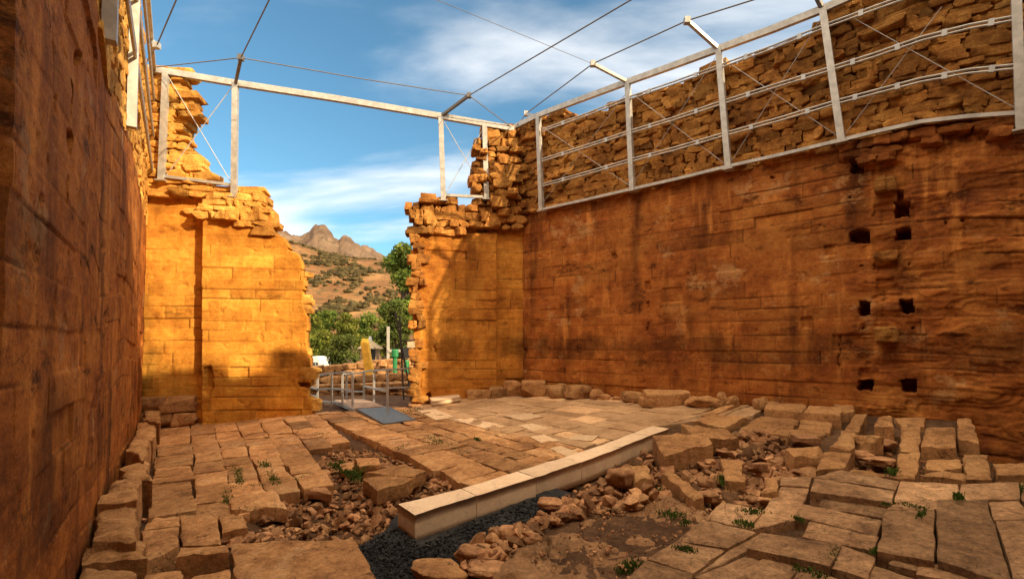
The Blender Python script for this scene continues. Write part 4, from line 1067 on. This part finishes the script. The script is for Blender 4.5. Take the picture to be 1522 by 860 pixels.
mb = MB(); scatter(mb, [(520, 806), (560, 778), (592, 764), (625, 790), (720, 752), (800, 722), (840, 722), (790, 765), (700, 800), (610, 850), (562, 862)], 3200, 0.016, 0.075, 320, dz=0.155)
tag(mb.build('gravel', M['asphalt'], smooth=False, origin=(0, 0, 0)), kind='stuff')

# grass and weeds in the joints
def tufts(mb, pts, n, h, spread, seed, dz=0.0):
    r = np.random.default_rng(seed); pts = np.array(pts, float)
    for k in range(n):
        t = r.uniform(0, len(pts) - 1); i = min(int(t), len(pts) - 2) if len(pts) > 1 else 0
        p = pts[i] if len(pts) == 1 else pts[i] + (pts[i + 1] - pts[i]) * (t - i)
        c = floor(p[0] + r.normal(0, spread * 1.2), p[1] + r.normal(0, spread * 0.5), dz)
        a = r.uniform(0, 6.28); hh = 0.42 * h * r.uniform(0.4, 1.2); w = 0.006 + hh * 0.05; lean = r.normal(0, 0.45, 2) * hh
        s = np.array([math.cos(a), math.sin(a), 0]) * w; m_ = c + np.array([lean[0] * .4, lean[1] * .4, hh * .6]); e = c + np.array([lean[0], lean[1], hh])
        mb.add([c - s, c + s, m_ + s * .7, m_ - s * .7, e], [np.array([[0, 1, 2, 3]]), np.array([[3, 2, 4]])], float(r.normal(0, 0.2)))
mb = MB()
for k, (pts, n, h, sp, dz) in enumerate((
    ([(352, 696), (358, 722)], 600, .12, 3, -.03), ([(392, 688), (402, 708), (410, 722)], 1000, .13, 4, -.03), ([(318, 728), (360, 726), (405, 722), (450, 712), (462, 708)], 1100, .12, 3, -.04),
    ([(335, 728), (338, 752)], 500, .12, 3, -.03), ([(500, 688), (512, 698), (530, 705)], 600, .13, 6, -.05), ([(520, 702), (538, 716)], 300, .12, 5, -.05), ([(262, 640), (266, 700)], 120, .07, 1.5, -.03), ([(640, 652), (668, 662)], 260, .10, 3, -.02), ([(440, 706), (462, 712)], 160, .07, 3, -.03), ([(470, 646), (490, 644)], 80, .05, 3, 0),
    ([(630, 655), (650, 662), (700, 672)], 160, .05, 4, 0), ([(534, 694), (552, 692)], 140, .08, 4, -.05), ([(708, 652), (711, 655)], 60, .14, 1.5, 0), ([(600, 612), (625, 606)], 90, .10, 4, 0),
    ([(1095, 776), (1115, 782)], 150, .08, 5, .05), ([(1105, 759), (1130, 761)], 110, .08, 5, .05), ([(1005, 813), (1030, 818)], 120, .07, 4, .06), ([(925, 850), (945, 838)], 240, .12, 6, -.05),
    ([(985, 762), (1010, 768)], 160, .12, 6, -.05), ([(1015, 782), (1022, 774)], 60, .10, 3, -.02), ([(1240, 815), (1236, 832)], 180, .08, 3, .1), ([(1298, 822), (1304, 818)], 90, .08, 3, .12),
    ([(1325, 700), (1328, 706)], 130, .14, 3, .1), ([(1368, 768), (1372, 762)], 60, .10, 3, .2), ([(1424, 736), (1426, 742)], 130, .10, 3, .2), ([(1326, 745), (1315, 750)], 120, .06, 4, .14),
    ([(1516, 725), (1522, 738)], 220, .14, 5, .1), ([(1040, 596), (1060, 604), (1110, 596)], 160, .14, 5, 0), ([(1098, 592), (1104, 598)], 120, .30, 2, 0), ([(1118, 590), (1124, 598)], 120, .42, 2, 0),
    ([(1072, 708), (1074, 722)], 110, .14, 3, -.05), ([(974, 728), (985, 735)], 100, .10, 4, -.05), ([(590, 668), (600, 662)], 60, .06, 3, 0), ([(1180, 842), (1230, 858)], 120, .07, 5, .08),
    ([(1190, 775), (1184, 768)], 80, .08, 3, .05), ([(1340, 748), (1380, 757)], 90, .05, 3, .18))):
    tufts(mb, pts, n, h, sp, 400 + k, dz)
tag(mb.build('grass', M['grass'], smooth=False, origin=(0, 0, 0)), kind='stuff')
# ------------------------------------------------------------------ the steel frames on the wall tops
def part(mb, name, mat, parent): return mb.build(name, M[mat], parent, smooth=False)
FO = 0.25
fr = tag(empty('steel_frame', RIGHT.pt(RIGHT.L / 2, 6.7, FO)), 'silver steel frame of posts and triple rails along the top of the right wall', 'steel frame')
rp = lambda x, y, o=FO: RIGHT.px(x, y, o)
for t_, b_ in (((800, 172), (805, 313)), ((933, 122), (940, 283)), ((1068, 72), (1083, 251)), ((1223, 14), (1251, 211)), ((1507, -100), (1517, 193))):
    mb = MB(); bar(mb, rp(*t_), rp(*b_), 0.13, 0.13, up=(*RIGHT.n, 0)); bar(mb, rp(*b_) - [0, 0, 0.0], rp(*b_) - np.array([0, 0, 0.03]), 0.22, 0.22, up=(*RIGHT.n, 0)); part(mb, 'post', 'steel', fr)
def rail_line(pts, w, h, name, o=FO, twin=False, clips=False):
    P = [rp(x, y, o) for x, y in pts]
    if twin:
        for dz in (-0.036, 0.036):
            mb = MB(); tube(mb, np.array(P) + np.array([0, 0, dz]), 0.022, 8); part(mb, name, 'steel', fr)
        for a, b in zip(P[:-1], P[1:]):
            for f in (0.5,):
                mb = MB(); c = a + (b - a) * f; u = (b - a) / np.linalg.norm(b - a); bar(mb, c - u * 0.04, c + u * 0.04, 0.05, 0.12); part(mb, 'clip', 'rail', fr)
    else:
        mb = MB()
        for a, b in zip(P[:-1], P[1:]): bar(mb, a, b, w, h)
        part(mb, name, 'steel', fr)
rail_line([(759, 192), (799, 172), (860, 149), (933, 122), (1000, 98), (1068, 73), (1150, 43), (1223, 14), (1300, -20), (1400, -62), (1507, -100)], .10, .15, 'top_beam')
rail_line([(806, 194), (870, 171), (932, 147), (1000, 124), (1070, 99), (1150, 70), (1229, 38), (1334, 0), (1420, -26), (1509, -50)], .06, .09, 'upper_rail', FO + .02, True)
rail_line([(806, 238), (870, 218), (934, 197), (1000, 177), (1072, 153), (1155, 127), (1236, 102), (1300, 82), (1369, 58), (1440, 40), (1508, 27)], 0, 0, 'middle_rail', FO + .02, True)
rail_line([(807, 275), (870, 258), (935, 239), (1000, 222), (1076, 200), (1160, 177), (1243, 152), (1300, 137), (1369, 119), (1440, 106), (1510, 99)], 0, 0, 'lower_rail', FO + .02, True)
rail_line([(806, 311), (870, 297), (935, 282), (1010, 265), (1083, 247), (1160, 230), (1248, 209), (1310, 194), (1369, 181), (1440, 173), (1512, 168)], .06, .07, 'base_rail')
def brace(x0, y0, x1, y1, o=FO - .05):
    mb = MB(); tube(mb, [rp(x0, y0, o), rp(x1, y1, o)], 0.007, 5); part(mb, 'brace_rod', 'rail', fr)
for q in ((805, 188, 936, 276), (808, 300, 931, 138), (940, 140, 1078, 244), (943, 270, 1063, 86), (1075, 88, 1246, 203), (1087, 240, 1219, 30), (1270, 28, 1508, 160), (1256, 200, 1400, 10)): brace(*q)

BO = 0.30
bp = lambda x, y, o=BO: BACK.px(x, y, o)
fb = tag(empty('steel_frame', bp(480, 240)), 'white-lit steel beam and posts spanning the gap of the back wall', 'steel frame')
for t_, b_, zb_ in (((247, 108), (240, 268), 0), ((350, 123), (348, 293), 0), ((655, 173), (659, 298), 0), ((720, 187), (723, 296), 0)):
    mb = MB(); bar(mb, bp(*t_), bp(*b_), 0.15, 0.15, up=(*BACK.n, 0)); bar(mb, bp(*b_), bp(*b_) - np.array([0, 0, 0.03]), 0.26, 0.26, up=(*BACK.n, 0)); part(mb, 'post', 'steel', fb)
mb = MB(); P = [bp(x, y) for x, y in ((212, 101), (350, 124), (500, 147), (655, 173), (764, 192))]
for a, b in zip(P[:-1], P[1:]): bar(mb, a, b, 0.13, 0.17)
part(mb, 'top_beam', 'steel', fb)
for q in ((244, 262, 346, 275), (662, 290, 722, 293)):
    mb = MB(); bar(mb, bp(q[0], q[1]), bp(q[2], q[3]), 0.07, 0.08); part(mb, 'base_rail', 'steel', fb)
for q in ((250, 114, 344, 272), (346, 128, 246, 262), (658, 178, 722, 288), (718, 192, 662, 288)):
    mb = MB(); tube(mb, [bp(q[0], q[1]), bp(q[2], q[3])], 0.012, 5); part(mb, 'brace_rod', 'rail', fb)

LO = 0.08
lp = lambda x, y, o=LO: LEFT.px(x, y, o)
fl = tag(empty('steel_frame', LEFT.pt(2.0, 6.6, LO)), 'steel rails and posts seen edge-on along the top of the left wall', 'steel frame')
corner = bp(212, 101)
def l_at(a, z, o=LO): return LEFT.pt(a, z, o)
zc = corner[2]
for a in (LEFT.hit(199, 70, LO)[0], LEFT.hit(164, 10, LO)[0]):
    mb = MB(); bar(mb, l_at(a, zc), l_at(a, float(ledge_l(a)) - 0.05), 0.14, 0.14, up=(*LEFT.n, 0)); part(mb, 'post', 'steel', fl)
mb = MB(); bar(mb, l_at(0.1, zc), l_at(13.4, zc - 0.1), 0.12, 0.16); part(mb, 'top_beam', 'steel', fl)
for z in (zc - 0.9, zc - 1.9, zc - 2.9):
    for dz in (-0.05, 0.05):
        mb = MB(); tube(mb, [l_at(0.4, z + dz, LO + .03), l_at(13.4, z + dz - .05, LO + .03)], 0.028, 8); part(mb, 'rail', 'steel', fl)

# outriggers (parts of the frames) and the cable net between them
ZN = 9.95
def net(x, y, z=ZN): return at_z(x, y, z)
TIPS = {}
for key, root, parent, col in (('a', (200, 65), fl, 0), ('b', (350, 124), fb, 0), ('c', (655, 173), fb, 0), ('d', (800, 173), fr, 0), ('e', (933, 122), fr, 0), ('f', (1068, 73), fr, 0), ('g', (1223, 14), fr, 0)):
    tip = {'a': (233, 68), 'b': (358, 86), 'c': (697, 142), 'd': (782, 169), 'e': (881, 95), 'f': (1021, 31), 'g': (1203, -26)}[key]
    base = lp(*root) if parent is fl else (bp(*root) if parent is fb else rp(*root))
    if parent is fl: base = l_at(2.0, zc)
    T = net(*tip); TIPS[key] = T
    mb = MB(); bar(mb, base, T, 0.08, 0.08); bar(mb, T - [0, 0, 0.07], T + [0, 0, 0.07], 0.13, 0.13); part(mb, 'outrigger', 'steel' if key in 'aefd' else 'wire', parent)
cr_ = bp(764, 192); cl_ = corner
CG = 'cables stretched between the steel frames'
for label, pts, r_ in (
    ('dark cable leaving the left wall outrigger upward out of view', [cl_, TIPS['a'], net(268, -14)], .016),
    ('thin cable from the left corner to the near back outrigger', [cl_ + [0.2, 0, 0], TIPS['b']], .013),
    ('dark cable rising steeply from the left back outrigger', [TIPS['b'], net(408, -16)], .016),
    ('pale cable sagging between the two back outriggers', [TIPS['b'], (TIPS['b'] + TIPS['c']) / 2 - [0, 0, 0.03], TIPS['c']], .013),
    ('dark cable from the right back outrigger crossing the open sky', [TIPS['c'], net(965, -16)], .016),
    ('short cable from the right back outrigger down to the corner', [TIPS['c'], cr_], .014),
    ('cable linking the tips of the right wall outriggers', [cr_, TIPS['d'], TIPS['e'], TIPS['f'], TIPS['g']], .016),
    ('hair-thin wire running to the second right wall outrigger', [net(600, -20), TIPS['e']], .006)):
    mb = MB(); tube(mb, pts, r_, 6); tag(part(mb, 'cable', 'wire', None), label, 'cable', CG)

# ------------------------------------------------------------------ the doorway: walkway, ladder, wall beyond
wk = tag(empty('metal_walkway', floor(535, 602)), 'grey metal walkway with handrails and a sloping chequer-plate ramp in the gap', 'walkway')
dk = [floor(497, 594, .10), floor(540, 592, .10), floor(572, 603, .10), floor(528, 606, .10)]
mb = MB(); bd = 7
for k in range(bd):
    a0, a1 = k / bd + 0.008, (k + 1) / bd - 0.008
    c = [dk[0] + (dk[1] - dk[0]) * a0, dk[0] + (dk[1] - dk[0]) * a1, dk[3] + (dk[2] - dk[3]) * a1, dk[3] + (dk[2] - dk[3]) * a0]
    V = [p - [0, 0, .04] for p in c] + c; mb.add(V, BOXF)
part(mb, 'deck', 'boards', wk)
rm = [floor(531, 607, .11), floor(577, 604, .11), floor(617, 623, .03), floor(571, 629, .03)]
mb = MB(); mb.add([p - [0, 0, .025] for p in rm] + rm, BOXF)
for p, q in ((rm[0], rm[3]), (rm[1], rm[2])): bar(mb, p - [0, 0, .03], q - [0, 0, .03], .04, .07)
part(mb, 'ramp', 'plate', wk)
mb = MB()
for p, q in ((dk[0], dk[3]), (dk[1], dk[2])): bar(mb, p - [0, 0, .07], q - [0, 0, .07], .06, .10)
part(mb, 'side_beam', 'rail', wk)
POSTS = []
for x, yt, yb in ((472, 558, 598), (493, 554, 601), (509, 553, 602), (515, 556, 592), (524, 553, 606), (541, 552, 594), (556, 550, 597), (576, 549, 612), (610, 547, 596)):
    b = floor(x, yb, .05); t_ = at_y(x, yt, b[1]); POSTS.append((b, t_))
    mb = MB(); bar(mb, b, t_, .055, .055, up=(0, 1, 0)); part(mb, 'rail_post', 'rail', wk)
def seg(name, *ids, f=1.0, w=.05):
    mb = MB(); P = [POSTS[i][0] + (POSTS[i][1] - POSTS[i][0]) * f for i in ids]
    for p, q in zip(P[:-1], P[1:]): bar(mb, p, q, w, w)
    part(mb, name, 'rail', wk)
ex = floor(452, 592, .05); POSTS.append((ex, at_y(450, 553, ex[1])))
seg('handrail', 9, 0, 1, 2, 4, f=1.0); seg('handrail', 5, 6, 7, f=1.0); seg('handrail', 6, 8, f=1.0); seg('handrail', 2, 3, 5, f=.98)
seg('mid_rail', 9, 0, 1, 4, f=.50); seg('mid_rail', 5, 7, f=.48); seg('mid_rail', 6, 8, f=.42); seg('mid_rail', 3, 5, f=.3)
seg('base_rail', 0, 1, 2, f=.06, w=.06); seg('base_rail', 9, 0, f=.2)

ld = tag(empty('ladder', at_y(603, 594, 16.6)), 'dark iron ladder frame with a leaning pole beside the right pier', 'ladder')
ly = 16.7
for a, b in (((594, 470), (600, 594)), ((587, 463), (612, 592)), ((608, 545), (611, 595))):
    mb = MB(); tube(mb, [at_y(*a, ly), at_y(*b, ly)], .03, 8); part(mb, 'pole', 'iron', ld)
for a, b in (((594, 483), (617, 481)), ((596, 507), (617, 505)), ((597, 534), (606, 533)), ((599, 548), (612, 547)), ((600, 572), (612, 571)), ((600, 588), (612, 590))):
    mb = MB(); tube(mb, [at_y(*a, ly), at_y(*b, ly)], .022, 6); part(mb, 'rung', 'iron', ld)

# low terrace walls outside
def low_wall(label, x0, x1, yt0, yt1, Y0, Y1, seed, mat='block', th=0.6):
    p0, p1 = at_y(x0, 560, Y0), at_y(x1, 560, Y1); pl = Plane(p0[:2], p1[:2])
    zt0, zt1 = at_y(x0, yt0, Y0)[2], at_y(x1, yt1, Y1)[2]
    ztf = lambda s: zt0 + (zt1 - zt0) * np.clip(np.asarray(s, float) / pl.L, 0, 1)
    mb = MB(); masonry(mb, pl, 0.0, 0, pl.L, lambda s: 0.3 + 0 * np.asarray(s, float), ztf, seed, None, h=(.14, .30), l=(.3, .9), depth=th, jit=.06)
    S = np.linspace(0, pl.L, 12); SS, TT = np.meshgrid(S, np.linspace(0, 1, 5), indexing='ij')
    sheet(mb, pl.pt(SS, 0.2 + (ztf(SS) - 0.28) * TT, 0.1), np.ones((11, 4), bool), (-pl.n[0], -pl.n[1], 0), th, 0, 0, True)
    c = pl.pt(pl.L / 2, 0.3)
    tag(mb.build('stone_wall', M[mat]), label, 'wall')
low_wall('low dry stone wall with rubble on top behind the walkway railing', 425, 545, 551, 543, 22.0, 23.0, 801)
low_wall('taller retaining wall of brown stone behind the orange pillar', 538, 660, 537, 532, 25.5, 24.5, 802)
low_wall('lowest stone step of the terraces just outside the gap', 440, 640, 578, 572, 18.6, 18.9, 803, th=.5)
low_wall('middle stone terrace step with dark joints outside the gap', 500, 650, 567, 560, 20.3, 20.6, 804, th=.5)
# debris on the low walls
mb = MB(); r = np.random.default_rng(44)
for k in range(160):
    x = r.uniform(440, 640); Y = r.uniform(18.8, 25); p = at_y(x, 560, Y); s = r.uniform(.1, .4); V, F = HULLS[k % 16]
    mb.add((V * s) @ rand_rot(r, .5).T + np.array([p[0], Y, float(ground_z(p[0], Y)) + s * .1]), F, float(r.normal(0, .2)))
tag(mb.build('rubble', M['rubble'], smooth=False, origin=(0, 0, 0)), kind='stuff')

st = at_y(551, 566, 21.2); h = at_y(547, 506, 21.2)[2] - st[2]; w = 13 / FPX * 21.2
V, F = blocky(10, 10, .05, 3, 2); V = V * np.array([w, w * .8, h + .4]); V[:, 0] += -V[:, 2] * 0.14
tag(MB().add(V + np.array([st[0] - .12, 21.2, st[2] + h / 2 - .2]), F).build('stone_pillar', M['stele']), 'sunlit orange standing stone leaning slightly behind the railing', 'standing stone')

# green hand pump and bin
def green(label, name, cat, x, y0, y1, Y, wide):
    b = at_y(x, y1, Y); t_ = at_y(x, y0, Y); k = FPX / Y
    root = tag(empty(name, b), label, cat)
    mb = MB(); tube(mb, [b - [0, 0, .5], t_], .10, 10); part(mb, 'stand', 'green', root)
    mb = MB(); w = wide / k / 2; tube(mb, [t_ - [0, 0, .10], t_ + [0, 0, .02], t_ + [0, 0, .30], t_ + [0, 0, .36]], [w * .5, w, w, w * .8], 14); part(mb, 'tank', 'green', root)
green('bright green water stand with a wide drum on top', 'water_stand', 'water stand', 587, 530, 560, 23.6, 10)
green('second smaller green water stand half behind the ladder', 'water_stand', 'water stand', 604, 546, 566, 23.8, 8)

# round hut
hc = at_y(550, 534, 46.0); hb = float(ground_z(hc[0], 46.0)); hr = 17 / FPX * 46; hz = at_y(550, 516, 46)[2]; ha = at_y(551, 505, 46)[2]; hf = at_y(542, 496, 46)[2]
hut = tag(empty('round_hut', (hc[0], 46.0, hb)), 'round mud hut with a pale conical roof among the trees', 'hut')
mb = MB(); tube(mb, [(hc[0], 46, hb - .3), (hc[0], 46, hz + .1)], hr * .85, 20); part(mb, 'wall', 'mud', hut)
mb = MB(); tube(mb, [(hc[0], 46, hz - .12), (hc[0], 46, hz + (ha - hz) * .55), (hc[0], 46, ha)], [hr * 1.15, hr * .5, .08], 24); part(mb, 'roof', 'thatch', hut)
mb = MB(); tube(mb, [(hc[0], 46, ha - .05), (hc[0], 46, ha + .35)], [.18, .10], 8); part(mb, 'finial', 'white', hut)
mb = MB(); bar(mb, (hc[0] + hr * .3, 46 - hr * .80, hb), (hc[0] + hr * .3, 46 - hr * .80, hb + 1.7), .8, .12, up=(0, 1, 0)); part(mb, 'door', 'slate', hut)

# unfinished concrete building
by = 38.0
bl = tag(empty('concrete_building', at_y(598, 540, by)), 'unfinished pale concrete building with bare posts behind the ladder', 'building')
for x in (577, 640):
    for yy in (by, by + 4):
        a, b = at_y(x, 485, by), at_y(x, 545, by); mb = MB(); bar(mb, (a[0], yy, a[2]), (b[0], yy, 0.2), .18, .18, up=(0, 1, 0)); part(mb, 'post', 'concrete', bl)
a, b = at_y(577, 521, by), at_y(640, 521, by); mb = MB(); bar(mb, (a[0], by + .02, a[2]), (b[0], by + .02, b[2]), .3, .2); part(mb, 'lintel', 'concrete', bl)
a, b = at_y(604, 517, by), at_y(640, 517, by); mb = MB(); bar(mb, (a[0], by + .5, a[2]), (b[0], by + .5, b[2]), .2, 1.0); part(mb, 'wall', 'thatch', bl)
a, b = at_y(578, 536, by), at_y(640, 536, by); mb = MB(); bar(mb, (a[0], by + 2.2, a[2]), (b[0], by + 2.2, b[2]), .2, 1.6); part(mb, 'lower_wall', 'mud', bl)
a = at_y(609, 524, by); mb = MB(); bar(mb, (a[0], by - .1, a[2] - .4), (a[0], by - .1, a[2] + .4), .9, .1, up=(0, 1, 0)); part(mb, 'window', 'slate', bl)

# parked vans behind the low wall
def van(label, x0, x1, yt, Y, glassy):
    a, b = at_y(x0, yt, Y), at_y(x1, yt, Y); L = b[0] - a[0]; zt = a[2]; cx = (a[0] + b[0]) / 2; zg = float(ground_z(cx, Y)); Hh = max(1.5, zt - zg); zg = zt - Hh
    root = tag(empty('parked_van', (cx, Y + .8, zg)), label, 'van', 'white vans parked beyond the low wall')
    prof = [(-.5, .22), (-.5, .60), (-.44, .80), (-.30, .95), (-.05, 1.0), (.20, .97), (.36, .86), (.46, .62), (.5, .45), (.5, .22)]
    V = []; n = len(prof)
    for yy in (0, 1.7):
        for u, v in prof: V.append([cx + u * L, Y + yy, zg + v * Hh])
    F4 = [[k, (k + 1) % n, n + (k + 1) % n, n + k] for k in range(n)]
    mb = MB(); mb.add(V, [np.array(F4), np.arange(n)[None], np.arange(n, 2 * n)[::-1][None]]); part(mb, 'body', 'white', root)
    for u0, u1 in ((-.40, -.16), (-.12, .12), (.16, .36)):
        mb = MB(); V = [[cx + u * L, Y - .012 + dy, zg + v * Hh] for dy in (0, .01) for u, v in ((u0, .56), (u1, .56), (u1 * .94, .80 if glassy else .72), (u0 * .94, .80 if glassy else .72))]
        mb.add(V, BOXF); part(mb, 'window', 'glass', root)
    for u in (-.3, .3):
        mb = MB(); tube(mb, [(cx + u * L, Y - .02, zg + .2 * Hh), (cx + u * L, Y + .2, zg + .2 * Hh)], .2 * Hh, 16); part(mb, 'wheel', 'tyre', root)
van('rounded white van nearest the left pier', 457, 476, 529, 34.0, False)
van('bluish-white van with big windows in the middle of the three', 480, 498, 530, 36.0, True)
van('white van half hidden by the dark bush', 501, 527, 530, 38.0, True)

# ------------------------------------------------------------------ trees
def tree(label, x, yb, yt, wpx, Y, mat, seed, nleaf, leaf, group='trees outside the gap', trunk=.30, low=0.25, slim=1.0):
    b = at_y(x, yb, Y); zt = at_y(x, yt, Y)[2]; W = wpx / FPX * Y; zb = min(float(ground_z(b[0], Y)), 1.0) - .1; Ht = zt - zb
    root = tag(empty('tree', (b[0], Y, zb)), label, 'tree', group); r = np.random.default_rng(seed)
    mb = MB(); P = [np.array([b[0], Y, zb]), np.array([b[0] + r.normal(0, .1), Y, zb + Ht * .3]), np.array([b[0] + r.normal(0, .25), Y + r.normal(0, .2), zb + Ht * .6]), np.array([b[0] + r.normal(0, .3), Y, zb + Ht * .88])]
    tube(mb, P, [trunk * .5, trunk * .38, trunk * .22, .03], 7); cl = []
    for k in range(int(15 + 2 * W)):
        f = r.uniform(low, .95); o = P[0] + (P[3] - P[0]) * max(.18, f - .15); env = math.sin(math.pi * min(1, (f - low * .6) / (1 - low * .6)) ** .8) ** .6
        a = r.uniform(0, 6.28); rad = W / 2 * env * r.uniform(.25, .95) * slim
        c = np.array([b[0] + math.cos(a) * rad, Y + math.sin(a) * rad * .8, zb + Ht * f]); cl.append((c, W * r.uniform(.15, .27)))
        tube(mb, [o, (o + c) / 2 + [0, 0, .1], c], [trunk * .16, trunk * .10, .012], 5)
    part(mb, 'trunk', 'bark', root)
    cc = np.array([c for c, _ in cl]); rr = np.array([q for _, q in cl]); i = r.integers(len(cl), size=nleaf)
    d = r.normal(size=(nleaf, 3)); d /= np.linalg.norm(d, axis=1)[:, None]
    P = cc[i] + d * (rr[i] * r.random(nleaf) ** .45 * r.uniform(.8, 1.25, nleaf))[:, None] * np.array([1, 1, .8])
    nrm = d * .6 + r.normal(size=(nleaf, 3)) * .7; nrm /= np.linalg.norm(nrm, axis=1)[:, None]
    t = np.cross(nrm, r.normal(size=(nleaf, 3))); t /= np.linalg.norm(t, axis=1)[:, None]; u = np.cross(nrm, t)
    s = leaf * r.uniform(.6, 1.4, nleaf)[:, None]
    V = np.stack([P - t * s, P + u * s * .5, P + t * s, P - u * s * .5], 1).reshape(-1, 3)
    tn = np.repeat(r.normal(0, .18, len(cl))[i] + r.normal(0, .18, nleaf), 4)
    mb = MB(); mb.add(V, np.arange(nleaf * 4).reshape(-1, 4), tn); part(mb, 'crown', mat, root)
tree('tall leafy tree rising beside the right pier', 600, 560, 360, 74, 44, 'leaf_b', 1, 22000, .16, low=.24, trunk=.6)
tree('shorter dense tree under the tall one by the pier', 588, 556, 446, 44, 40, 'leaf_c', 2, 5000, .14, low=.2)
tree('bushy olive-green tree beside the left pier edge', 462, 548, 466, 46, 52, 'leaf_a', 3, 6500, .15, low=.12)
tree('olive-green tree second from the left pier', 488, 548, 462, 48, 56, 'leaf_b', 4, 6500, .15, low=.12)
tree('yellow-green tree in the middle of the gap', 516, 546, 466, 46, 54, 'leaf_a', 5, 6500, .15, low=.12)
tree('dark spreading small tree in front of the vans', 519, 550, 498, 52, 31, 'leaf_c', 6, 5200, .09, low=.30, trunk=.25)
tree('green tree behind the hut', 548, 545, 468, 42, 62, 'leaf_b', 7, 5500, .16, low=.12)
tree('olive tree between the hut and the concrete posts', 572, 545, 474, 40, 66, 'leaf_a', 8, 5000, .16, low=.12)
tree('pale green low tree behind the vans', 476, 548, 492, 54, 46, 'leaf_a', 9, 5200, .12, low=.12)
tree('distant green tree hidden partly by the left pier', 430, 548, 470, 50, 58, 'leaf_b', 10, 4500, .16, low=.12)
tree('green tree hidden mostly by the right pier', 640, 548, 430, 60, 52, 'leaf_b', 11, 5000, .17, low=.15)
# bare branches leaning over the low wall
mb = MB(); r = np.random.default_rng(8); b0 = at_y(528, 552, 24.0)
for k in range(9):
    e = at_y(528 + r.uniform(-16, 26), r.uniform(528, 546), 24.0 + r.uniform(-.6, .6)); tube(mb, [b0, (b0 + e) / 2 + [0, 0, r.uniform(0, .2)], e], [.05, .03, .008], 5)
tag(mb.build('dead_bush', M['bark']), 'bare dead branches leaning over the low stone wall', 'bush')

# ------------------------------------------------------------------ hill and mountain
def interp_px(pts, x): p = sorted(pts); return np.interp(x, [a for a, _ in p], [b for _, b in p])
def terrain(name, mat, xs, ridge, Y0, Y1, rows, amp, seed, rocky=0.0, back=0.5, shape=1.0):
    x = np.linspace(*xs); t = np.linspace(0, 1 + back, rows); Xp, T = np.meshgrid(x, t, indexing='ij')
    Y = Y0 + (Y1 - Y0) * T; yr = interp_px(ridge, Xp[:, 0])[:, None]
    D = np.stack([(Xp - CX) / FPX, np.ones_like(Xp)], -1)
    Ztop = EYE[2] + Y1 * ((CY - yr) / FPX + SHV + math.tan(PITCH)) / (1 - ((CY - yr) / FPX + SHV) * math.tan(PITCH))
    X = D[..., 0] * Y * 1.0
    f = np.clip(T, 0, 1); prof = (f ** shape) * (3 - 2 * f) / (1.0) if shape != 1.0 else f * f * (3 - 2 * f)
    prof = np.where(T > 1, 1 - 0.5 * (T - 1) / max(back, 1e-3), prof)
    q = np.stack([X, Y, 0 * X], -1) / (Y1 - Y0)
    Z = 0.3 + (Ztop - 0.3) * prof + amp * fbm(q * 6, 6, seed, .55) * np.clip(f * 3, 0, 1) * (1 - .6 * (f > .93))
    if rocky: Z = Z + rocky * (np.abs(fbm(q * np.array([9, 4, 1]), 5, seed + 3, .6)) - .15) * f
    mb = MB(); mb.add(np.stack([X, Y, Z], -1), grid_faces(*X.shape))
    return tag(mb.build(name, mat, origin=(0, 0, 0)), kind='structure'), X, Y, Z
def hill_mat(name, a, b, c, scale, veg, vegamt, bmp):
    m, nt, bs = new_mat(name); N = NT(nt)
    col = N.ramp(N.noise(scale, 8, .65, stretch=(1, 1, 2)), [(.36, a), (.5, b), (.66, c)])
    if vegamt: col = N.mix(N.rng(N.noise(scale * 7, 6, .7), .50, .60, 0, vegamt), col, veg)
    nt.links.new(col, bs.inputs['Base Color']); nt.links.new(N.bump(N.noise(scale * 9, 8, .7), 1.0, bmp), bs.inputs['Normal']); return m
M['hill'] = hill_mat('scrub_hillside', (.15, .068, .028), (.23, .112, .045), (.33, .185, .075), .035, (.085, .068, .027), .8, 1.2)
M['mount'] = hill_mat('bare_rock', (.13, .080, .052), (.19, .122, .078), (.26, .175, .115), .016, (.07, .062, .042), .4, 5.0)
hill, hX, hY, hZ = terrain('hill', M['hill'], (150, 980, 260), [(150, 402), (420, 372), (440, 375), (475, 384), (520, 390), (560, 392), (600, 398), (700, 408), (980, 430)], 75, 330, 130, 5.0, 5)
mount, *_ = terrain('mountain', M['mount'], (200, 900, 420), [(200, 362), (380, 350), (415, 345), (432, 351), (446, 352), (458, 348), (464, 343), (473, 341), (484, 344), (491, 350), (497, 358), (501, 362), (506, 357), (513, 357), (521, 364), (530, 372), (545, 373), (556, 377), (568, 381), (585, 390), (620, 396), (900, 420)], 420, 800, 160, 7.0, 15, rocky=32.0)
# scrub on the hill
M['scrub'] = leaf_mat('dry_scrub', (0.075, 0.058, 0.024), (0.125, 0.094, 0.040))
mb = MB(); r = np.random.default_rng(3); V0, F0 = cubegrid(2); V0 = V0 / np.linalg.norm(V0, axis=1)[:, None]
n = 0
while n < 6000:
    i, j = r.integers(60, 170), r.integers(6, 88)
    fx, fy = r.random(), r.random()
    p = [hA[i, j] * (1 - fx) * (1 - fy) + hA[i + 1, j] * fx * (1 - fy) + hA[i, j + 1] * (1 - fx) * fy + hA[i + 1, j + 1] * fx * fy for hA in (hX, hY, hZ)]
    if vnoise(np.array([[p[0] / 11, p[1] / 22, 0]]), 5)[0] + .5 * vnoise(np.array([[p[0] / 3.5, p[1] / 7, 4]]), 6)[0] < r.uniform(-.2, .6): continue
    s = .16 + 1.15 * r.random() ** 2.2; V = V0 * s * np.array([1.1, 1.1, .75]) * (1 + .35 * r.normal(size=(len(V0), 1)))
    mb.add(V + np.array(p) + [0, 0, s * .3], F0, float(r.normal(0, .25))); n += 1
tag(mb.build('scrub', M['scrub'], origin=(0, 0, 0)), kind='stuff')
